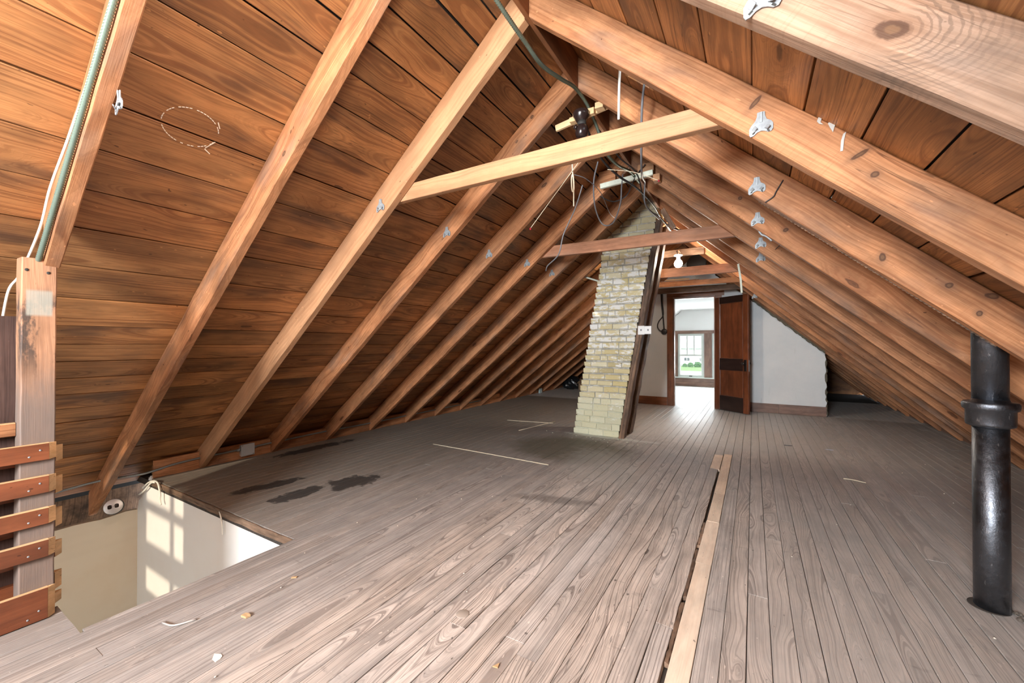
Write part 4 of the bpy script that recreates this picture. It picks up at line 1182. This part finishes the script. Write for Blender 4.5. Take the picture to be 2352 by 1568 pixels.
# white strip between two blocks, with tangled cables
wbd = tag(empty('cable_strip', (-0.97, 3.6, 2.6)), 'pale painted strip carrying cables between two wooden blocks near the ridge', 'cable strip')
bar('strip', (-1.20, 3.60, 2.605), (-0.735, 3.60, 2.635), 0.045, 0.03, (0, 0, 1), M['white_paint'], wbd)
box('block', (-1.225, 3.625, 2.62), (-1.07, 3.66, 2.755), M['rafter'], wbd, ch=0.003)
box('block', (-0.87, 3.625, 2.615), (-0.735, 3.66, 2.74), M['rafter_pale'], wbd, ch=0.003)
box('block', (-0.735, 3.60, 2.56), (-0.68, 3.68, 2.62), M['rafter_pale'], wbd, ch=0.003)
cabs = [
 ('grey cable hanging in a loop left of the cable strip', 'grey_cable', .006, [(-1.02, 3.0, 2.56), (-1.09, 3.1, 2.45), (-1.13, 3.25, 2.30), (-1.10, 3.35, 2.18), (-1.03, 3.42, 2.20), (-0.99, 3.5, 2.38), (-0.995, 3.56, 2.55), (-1.0, 3.62, 2.68)]),
 ('black cable bundle running along the ridge over the cable strip', 'black_cable', .009, [(-0.95, 2.55, 2.60), (-0.96, 2.9, 2.53), (-0.92, 3.2, 2.50), (-0.85, 3.5, 2.49), (-0.82, 4.0, 2.49), (-0.84, 4.5, 2.50), (-0.83, 5.0, 2.50), (-0.86, 5.6, 2.50)]),
 ('thin black cable crossing below the ridge behind the upper collar tie', 'black_cable', .006, [(-0.90, 2.6, 2.62), (-0.86, 3.0, 2.56), (-0.82, 3.4, 2.56), (-0.86, 3.9, 2.46), (-0.80, 4.4, 2.44), (-0.80, 4.9, 2.42)]),
 ('grey cable dropping from the roof light past the cable strip', 'grey_cable', .007, [(-0.50, 2.24, 2.58), (-0.52, 2.26, 2.42), (-0.60, 2.6, 2.25), (-0.72, 3.2, 2.42), (-0.78, 3.5, 2.52), (-0.82, 3.7, 2.40), (-0.80, 4.2, 2.40)]),
 ('white flat cable hanging from the rafter beside the roof light', 'white_cable', .007, [(-0.60, 2.12, 2.62), (-0.605, 2.12, 2.5), (-0.61, 2.13, 2.35)]),
 ('grey cable hanging down across the stair-side rafters', 'grey_cable', .005, [(-1.05, 2.75, 2.30), (-1.12, 2.78, 2.15), (-1.22, 2.8, 1.98), (-1.27, 2.82, 1.84), (-1.40, 2.9, 1.78), (-1.44, 2.95, 1.75)]),
 ('thin grey wire sagging below the ridge from the cotton string', 'grey_cable', .0025, [(-0.98, 2.42, 2.24), (-0.93, 2.5, 2.23), (-0.90, 2.7, 2.20), (-0.93, 3.0, 2.15), (-0.98, 3.3, 2.2)]),
 ('black cable looped under the pale cable strip', 'black_cable', .005, [(-1.14, 3.4, 2.44), (-1.05, 3.5, 2.41), (-0.95, 3.55, 2.46), (-0.90, 3.58, 2.58), (-0.86, 3.6, 2.66), (-0.80, 3.6, 2.72)]),
 ('stub of cut cable with a white connector near the chimney top', 'grey_cable', .006, [(-0.86, 4.3, 2.50), (-0.80, 4.5, 2.45), (-0.74, 4.7, 2.42), (-0.69, 4.85, 2.44)]),
]
for lb, m, r, pts in cabs:
    tag(tube('cable', pts, r, M[m], None, 6, 8), lb, 'cable', 'cables near the ridge')
s1 = tag(empty('pull_string', (-1.1, 2.4, 2.1)), 'pull string with a red bead hanging across the stair-side rafters', 'pull string')
tube('cord', [(-0.946, 2.40, 2.30), (-1.12, 2.40, 2.115), (-1.286, 2.40, 1.938)], 0.0022, M['string'], s1, 5, 4)
lathe('bead', [(0.002, 0.008), (0.007, 0.004), (0.007, -0.004), (0.002, -0.008)], (-1.288, 2.40, 1.932), (0, 0, 1), M['red'], s1, 10)
s2 = tag(empty('pull_string', (-0.7, 3.2, 2.4)), 'pull string with a red bead hanging over the pipe-side rafters', 'pull string')
tube('cord', [(-0.93, 2.95, 2.46), (-0.76, 3.05, 2.44), (-0.58, 3.02, 2.33)], 0.0022, M['string'], s2, 5, 4)
lathe('bead', [(0.002, 0.008), (0.007, 0.004), (0.007, -0.004), (0.002, -0.008)], (-0.577, 3.02, 2.326), (0, 0, 1), M['red'], s2, 10)
tag(tube('cotton_string', [(-0.99, 2.41, 2.31), (-0.987, 2.41, 2.25), (-0.978, 2.40, 2.22), (-0.974, 2.40, 2.14), (-0.986, 2.40, 2.13), (-0.992, 2.40, 2.2), (-0.984, 2.40, 2.235), (-0.977, 2.40, 2.17), (-0.976, 2.40, 2.03)], 0.004, M['string'], None, 6, 8), 'knotted cotton string hanging below the upper collar tie', 'string')

# rope along a right-hand rafter and thin wires
def rope(pts, r, label):
    ps = catmull(pts, 26)
    vs, fs = [], []
    sides = 6
    d = 0.0
    for i, p in enumerate(ps):
        t = (ps[min(i + 1, len(ps) - 1)] - ps[max(i - 1, 0)]).normalized()
        up = V((0, 1, 0))
        up = (up - t * up.dot(t)).normalized()
        sd_ = t.cross(up)
        if i:
            d += (p - ps[i - 1]).length
        for k in range(sides):
            a = 2 * math.pi * k / sides + d * 110
            rr = r * (1.15 if k % 2 else 0.75)
            vs.append(p + (sd_ * math.cos(a) + up * math.sin(a)) * rr)
    for i in range(len(ps) - 1):
        for k in range(sides):
            a, b = i * sides + k, i * sides + (k + 1) % sides
            fs.append((a, b, b + sides, a + sides))
    return tag(mk('rope', vs, fs, M['old'], None, smooth=False), label, 'rope')
rp = []
for x in (0.03, 0.2, 0.4, 0.6, 0.75, 0.86):
    rp.append((x, RY(4) + 0.058, under(x) + 0.004))
rope(rp, 0.006, 'dark twisted rope strung along the underside of the knotty rafter')
tag(tube('wire', [(0.13, RY(4) - 0.004, deck(0.13) - 0.04), (0.10, RY(4) - 0.006, deck(0.10) - 0.12), (0.09, RY(4) - 0.006, deck(0.09) - 0.15), (0.055, RY(4) - 0.004, under(0.055) - 0.004)], 0.003, M['black_cable'], None, 6, 5), 'thin dark wire bent over the face of the knotty rafter', 'wire')
tag(tube('wire', [(0.20, RY(6) - 0.006, 1.93), (0.15, RY(6) - 0.01, 1.88), (0.11, RY(7) - 0.01, 1.955), (0.08, RY(7) - 0.01, 1.95)], 0.003, M['black_cable'], None, 6, 5), 'thin wire running to the fourth small bracket', 'wire')
tag(tube('hook', [(0.035, RY(5) + 0.02, under(0.03) - 0.004), (0.05, RY(5) + 0.02, under(0.05) - 0.012), (0.075, RY(5) + 0.02, under(0.075) - 0.004), (0.105, RY(5) + 0.02, under(0.105) - 0.01)], 0.006, M['zinc'], None, 6, 5), 'bent metal hook between the second and third small brackets', 'hook')

# hanging strips by the doorway
for pts, lb in (([(-0.135, 4.97, 2.02), (-0.125, 4.97, 1.93), (-0.112, 4.97, 1.85)], 'upper pale strip hanging from a rafter above the door leaf'), ([(-0.112, 4.965, 1.855), (-0.105, 4.965, 1.78), (-0.103, 4.965, 1.705)], 'lower pale strip hanging just above the door leaf')):
    bar('hanging_strip', pts[0], pts[-1], 0.020, 0.005, (1, 0, 0), M['white_paint'], None)
    o = bpy.data.objects[list(PW)[-1]]
    tag(o, lb, 'strip')
# loose sticks on the orange collar tie
for k, (xa, xb, dz) in enumerate(((-1.29, -0.76, 0.0), (-1.22, -0.86, 0.022), (-1.27, -0.72, 0.0))):
    y = RY(11) - 0.033 + 0.012 * k
    tag(bar('stick', (xa, y, 2.172 + dz), (xb, y + 0.004, 2.172 + dz), 0.014, 0.012, (0, 0, 1), M['end'] if k == 1 else M['trim'], None, n=6, jit=0.0015),
        '%s loose stick lying on the orange collar tie' % ['longest', 'pale upper', 'rearmost'][k], 'stick', 'sticks on the collar tie')
# cable with a round plug on the plaster beside the door
cp = tag(empty('hanging_cable', (-1.48, 8.09, 1.4)), 'black cord with a round plug hanging on the plaster beside the doorway', 'cord')
tube('cord', [(-1.51, 8.09, 2.16), (-1.50, 8.09, 1.95), (-1.475, 8.09, 1.70), (-1.465, 8.09, 1.58), (-1.455, 8.09, 1.45)], 0.012, M['black_cable'], cp, 6, 6)
tube('cord', [(-1.49, 8.085, 2.16), (-1.485, 8.085, 1.95), (-1.470, 8.085, 1.72), (-1.55, 8.085, 1.60), (-1.575, 8.085, 1.50), (-1.53, 8.085, 1.42), (-1.45, 8.085, 1.40)], 0.010, M['black_cable'], cp, 6, 6)
lathe('plug', [(0.050, 0.0), (0.054, 0.008), (0.054, 0.035), (0.04, 0.042)], (-1.452, 8.115, 1.40), (0, -1, 0), M['black_cable'], cp, 24)

# conduit and junction box along the eave
cz = [(-4.60, 0.55, -0.02), (-4.56, 0.9, 0.03), (-4.50, 1.10, 0.06), (-4.435, 1.35, 0.06), (-4.42, 1.55, 0.09), (-4.42, 1.78, 0.10), (-4.42, 2.06, 0.10)]
tag(tube('flexible_conduit', cz, 0.0105, M['steel_conduit'], None, 8, 10, rib=0.011), 'grey flexible conduit curving along the eave to the junction box', 'conduit')
cz2 = [(-4.42, 2.20, 0.10), (-4.42, 2.40, 0.105), (-4.42, 3.02, 0.11), (-4.42, 3.66, 0.10), (-4.42, 4.31, 0.10), (-4.42, 4.95, 0.10), (-4.42, 5.6, 0.10), (-4.42, 6.25, 0.10)]
tag(tube('flexible_conduit', cz2, 0.0105, M['steel_conduit'], None, 8, 10, rib=0.011), 'grey flexible conduit passing through the rafter feet right of the junction box', 'conduit')
jb = tag(empty('junction_box', (-4.41, 2.145, 0.03)), 'square pale grey junction box fixed to the eave board', 'junction box')
box('box_body', (-4.43, 2.085, 0.035), (-4.395, 2.205, 0.145), M['box_white'], jb, 'y', ch=0.006)
box('cover', (-4.396, 2.082, 0.032), (-4.390, 2.208, 0.148), M['box_white'], jb, 'y', ch=0.008)
for y, d in ((2.083, -1), (2.207, 1)):
    lathe('connector', [(0.016, 0.0), (0.016, 0.01), (0.013, 0.012), (0.013, 0.028)], (-4.415, y, 0.10), (0, d, 0), M['zinc'], jb, 12)
for y, z in ((2.095, 0.137), (2.195, 0.043)):
    lathe('screw', [(0.005, 0), (0.005, 0.002), (0.002, 0.003)], (-4.390, y, z), (1, 0, 0), M['zinc'], jb, 8)
# round duplex outlet at the stairwell edge
ol = tag(empty('wall_outlet', (-4.60, 1.15, -0.22)), 'round duplex outlet tilted at the top of the stairwell wall', 'outlet')
on = V((0.85, -0.35, 0.35)).normalized()
oc_ = V((-4.56, 1.19, -0.19))
lathe('outlet_box', [(0.062, -0.045), (0.062, 0.0), (0.058, 0.004)], oc_, on, M['tin'], ol, 28)
lathe('cover', [(0.060, 0.004), (0.060, 0.007), (0.056, 0.0085)], oc_, on, M['plate'], ol, 28)
oy = V((-0.35, -0.85, 0.0)) * -1
oy = (V((0.25, 0.95, 0.06)) - on * on.dot(V((0.25, 0.95, 0.06)))).normalized()
ox = on.cross(oy)
for sgn in (-1, 1):
    c = oc_ + oy * sgn * 0.021 + on * 0.0085
    P = [(math.cos(2 * math.pi * i / 20) * 0.017, max(-0.013, min(0.013, math.sin(2 * math.pi * i / 20) * 0.017))) for i in range(20)]
    prism('receptacle', [(b, a) for a, b in P], c, oy, -ox, 0.004, M['bakelite'], ol)
lathe('screw', [(0.003, 0), (0.003, 0.002)], oc_ + on * 0.0085, on, M['zinc'], ol, 8)
# old cables sticking out of the stairwell plaster
tag(tube('cable', [(-4.55, 1.37, -0.09), (-4.42, 1.375, -0.02), (-4.30, 1.375, 0.012), (-4.22, 1.372, 0.004), (-4.17, 1.368, -0.06), (-4.165, 1.366, -0.12), (-4.14, 1.366, -0.15)], 0.007, M['white_cable'], None, 8, 8), 'cut cream cable drooping over the left top of the stairwell wall', 'cable')
tag(tube('cable', [(-4.62, 1.37, -0.16), (-4.50, 1.372, -0.10), (-4.38, 1.374, -0.02), (-4.30, 1.376, 0.0)], 0.007, M['white_cable'], None, 8, 8), 'second cream cable end lying along the broken plaster corner', 'cable')
tag(tube('cable', [(-3.22, 1.39, -0.02), (-3.19, 1.385, -0.05), (-3.165, 1.382, -0.10), (-3.16, 1.382, -0.165)], 0.005, M['white_cable'], None, 8, 8), 'thin cream cable hanging down the middle of the stairwell wall', 'cable')

# ------------------------------------------------------------------ chalk and putty marks
cm = []
for i in range(46):
    a = 0.35 + 2 * math.pi * 0.93 * i / 46
    cm.append((math.cos(a), math.sin(a)))
cs, cy = 1.43, 0.776
for i in range(0, 45):
    if rnd.random() < 0.2:
        continue
    (u0, v0), (u1, v1) = cm[i], cm[i + 1]
    p = slope_pt('L', cs + v0 * 0.085, cy + u0 * 0.10, -0.0035)
    q = slope_pt('L', cs + v1 * 0.085, cy + u1 * 0.10, -0.0035)
    q = p.lerp(q, 0.75)
    bar('chalk_mark', p, q, 0.0035, 0.0015, slope_pt('L', 1, 0) - slope_pt('L', 0, 0), M['chalk'], ceiling, ch=0.0003)
for a, b in (((1.50, .85), (1.455, .875)), ((1.505, .85), (1.52, .875)), ((1.36, .855), (1.385, .87))):
    bar('chalk_mark', slope_pt('L', a[0], a[1], -0.0035), slope_pt('L', b[0], b[1], -0.0035), 0.004, 0.0015, (0, 1, 0.3), M['chalk'], ceiling, ch=0.0003)
def smear(k, pts, label='pale grey putty smear'):
    y = RY(k) - 0.0022
    o = prism('putty_smear', pts, (0, y, 0), (1, 0, 0), (0, 0, 1), 0.0012, M['smear'], rafters['R', k])
def around(cx, cz, spec):
    return [(cx + a, cz + b) for a, b in spec]
smear(3, around(0.205, 1.925, [(-.012, .0), (-.006, .018), (.006, .022), (.002, .008), (-.002, -.006), (.006, -.016), (-.006, -.010)]))
smear(3, around(0.235, 1.905, [(-.012, .004), (-.006, -.012), (.002, -.03), (.006, -.012), (.016, .012), (.006, .006), (-.002, .014)]))
smear(3, around(0.262, 1.84, [(-.006, -.035), (.001, -.035), (.004, .0), (.010, .028), (.002, .022), (-.004, .0)]))
smear(3, around(0.32, 1.915, [(-.012, -.010), (-.004, .004), (.014, .010), (.004, -.006)]))
smear(4, around(0.335, 1.83, [(-.02, .01), (-.006, -.01), (.012, -.02), (.03, -.008), (.045, .012), (.028, .006), (.012, -.006), (-.006, .004), (-.012, .022)]))

# ------------------------------------------------------------------ small things on the floor
def chip(pts, x, y, h, mat, label, rot=0.0, name='wood_chip', cat='chip'):
    c, s_ = math.cos(rot), math.sin(rot)
    o = prism(name, [(a * c - b * s_, a * s_ + b * c) for a, b in pts], (x, y, 0.0012), (1, 0, 0), (0, 1, 0), h, mat)
    return tag(o, label, cat)
chip([(-.018, -.008), (.012, -.012), (.020, .004), (.004, .012), (-.014, .010)], -1.847, 0.898, 0.008, M['end'], 'pale wood chip on the floor right of the stair opening', 0.3)
chip([(-.028, -.010), (.0, -.016), (.024, -.006), (.016, .008), (.004, .014), (-.012, .010)], -1.695, 0.728, 0.002, M['white_cable'], 'cream scrap of peeled plaster at the bottom edge of the floor', -0.4, 'plaster_scrap', 'scrap')
chip([(-.010, -.010), (.010, -.008), (.006, .014)], -0.794, 1.22, 0.004, M['end'], 'small triangular chip on the wide grained floor boards', 0.1)
chip([(-.012, -.004), (.012, -.006), (.014, .004), (-.010, .006)], -1.95, 1.167, 0.004, M['end'], 'thin splinter chip beside the stair opening corner', 0.8)
tag(lathe('coin_disc', [(0.028, 0.0), (0.028, 0.002), (0.026, 0.003)], (-1.071, 1.381, 0.0), (0, 0, 1), flat('grey_beige_disc', (0.40, 0.34, 0.29), 0.6), None, 24), 'flat beige disc set on the floor boards', 'disc')
for pts, lb in (([(-2.10, .70, .004), (-2.03, .715, .008), (-2.00, .78, .006)], 'bent strip of clear film near the stair opening'),):
    tag(tube('film_strip', pts, 0.004, M['plate'], None, 5, 4), lb, 'strip')
for pts, r, lb in (([(-3.182, 3.551, .003), (-2.4, 3.53, .003), (-1.684, 3.501, .003)], .0045, 'long pale straw lying on the floor left of the chimney'),
                   ([(-3.222, 5.253, .003), (-2.52, 5.393, .003)], .0045, 'pale straw farther back on the floor toward the eave'),
                   ([(-2.70, 4.70, .003), (-2.551, 5.532, .003)], .0045, 'pale straw lying lengthwise left of the chimney foot'),
                   ([(0.66, 4.44, .003), (0.72, 4.43, .006), (0.80, 4.40, .003)], .004, 'short pale straw on the grey floor near the soil pipe')):
    tag(tube('straw', pts, r, M['string'], None, 5, 4), lb, 'straw', 'straws on the floor')
chip([(-.035, -.006), (.035, -.004), (.036, .006), (-.034, .004)], 0.711, 5.583, 0.003, flat('bluish_white_plastic', (0.66, 0.68, 0.8), 0.4), 'bluish-white plastic sliver on the far grey floor', -0.2, 'plastic_sliver', 'sliver')
chip([(-.04, -.012), (.0, -.016), (.04, -.004), (.036, .010), (-.03, .012)], 0.337, 5.582, 0.003, M['bag'], 'dark leaf-shaped scrap on the far grey floor', 0.1, 'dark_scrap', 'scrap')
rg = random.Random(11)
for k in range(70):
    x, y = rg.uniform(-2.2, 1.6), rg.uniform(0.6, 6.0)
    r = rg.uniform(0.002, 0.0055)
    tag(lathe('plaster_crumb', [(0.001, 0), (r, r * .5), (0.001, r * 1.1)], (x, y, 0.0012), (rg.uniform(-.2, .2), rg.uniform(-.2, .2), 1), M['chalk'], None, 5, False), 'tiny white plaster crumb scattered on the floor boards', 'crumb', 'white crumbs on the floor')
for k in range(34):
    x, y = rg.gauss(-1.45, 0.28), rg.gauss(4.80, 0.09)
    if y > 4.94:
        y = 4.93 - rg.random() * .1
    r = rg.uniform(0.004, 0.012)
    tag(lathe('mortar_crumb', [(0.001, 0), (r, r * .5), (0.001, r * 1.1)], (x, y, 0.0012), (rg.uniform(-.3, .3), rg.uniform(-.3, .3), 1), M['mortar'], None, 6, False), 'crumb of fallen mortar at the foot of the chimney', 'crumb', 'mortar crumbs by the chimney')

# bag and carton far back under the eave
def lump(name, c, r, mat, seed, amp=0.25, fr=3.0, seg=20):
    vs, fs = [], []
    for i in range(seg // 2 + 1):
        th = math.pi * i / (seg // 2)
        for k in range(seg):
            ph = 2 * math.pi * k / seg
            d = V((math.sin(th) * math.cos(ph), math.sin(th) * math.sin(ph), math.cos(th)))
            s_ = 1 + amp * mnoise.noise(d * fr + V((seed, 0, 0)))
            vs.append(V(c) + V((d.x * r[0], d.y * r[1], max(d.z * r[2], -r[2] * 0.75))) * s_)
    for i in range(seg // 2):
        for k in range(seg):
            a, b = i * seg + k, i * seg + (k + 1) % seg
            fs.append((a, a + seg, b + seg, b))
    return mk(name, vs, fs, mat, None, smooth=False)
tag(lump('bin_bag', (-4.08, 9.90, 0.15), (0.24, 0.24, 0.19), M['bag'], 3, 0.3), 'black plastic bag slumped under the eave behind the chimney', 'bag')
cb = tag(empty('carton', (-3.62, 9.9, 0)), 'brown cardboard carton beside the black bag', 'box')
box('carton_body', (-3.84, 9.75, 0.0), (-3.4, 10.2, 0.16), M['card'], cb)
beam('flap', [(-3.88, 9.75, 0.16), (-3.88, 9.95, 0.26), (-3.88, 9.955, 0.264), (-3.88, 9.745, 0.164)], [(-3.4, 9.75, 0.16), (-3.4, 9.95, 0.26), (-3.4, 9.955, 0.264), (-3.4, 9.745, 0.164)], M['card'], cb, ch=0.0005)
tag(box('pale_block', (-4.40, 8.60, 0.0), (-4.36, 8.72, 0.11), flat('pale_blue_block', (0.45, 0.58, 0.60), 0.6), None, 'z', ch=0.004), 'pale blue scrap standing against the far eave', 'scrap')

# ------------------------------------------------------------------ outdoors beyond the window
G = -3.2
tag(slabs('ground_outside', [(-90, 14, 60, 200)], G - 0.2, G, M['drive']), kind='structure')
tag(slabs('lawn', [(-90, 73, 60, 120)], G, G + 0.05, M['lawn']), kind='structure')
hs = tag(empty('house', (-11, 92, G)), 'white clapboard house with a pale gable roof beyond the room window', 'house')
box('house_wall', (-19, 88, G), (-3, 97, G + 3.9), M['siding'], hs, ch=0.02)
prism('house_roof', [(-20, 3.6), (-2, 3.6), (-9.2, 7.4)], (0, 97.5, G), (1, 0, 0), (0, 0, 1), 10, M['roofing'], hs)
for x0, x1, z0, z1 in ((-11.95, -11.0, 1.15, 1.75), (-9.1, -8.75, 1.1, 1.75), (-14.5, -13.6, 1.15, 1.75)):
    f = box('house_window', (x0, 87.9, G + z0), (x1, 88.05, G + z1), M['dark_glass'], hs, ch=0.02)
    box('window_mullion', ((x0 + x1) / 2 - 0.04, 87.85, G + z0), ((x0 + x1) / 2 + 0.04, 87.92, G + z1), M['siding'], f, 'z')
for k, (x, y, r) in enumerate(((-11.5, 85, 0.42), (-10.45, 85, 0.55), (-9.2, 85.2, 0.62), (-7.9, 85, 0.5), (-12.6, 85.3, 0.4), (-14.0, 85, 0.5))):
    tag(lump('bush', (x, y, G + r * 0.65), (r, r, r), M['leaf'], k * 7, 0.45, 4.0, 26), 'green garden bush in front of the white house, %s from the left' % ['third', 'fourth', 'fifth', 'sixth', 'second', 'first'][k], 'bush', 'bushes by the white house')
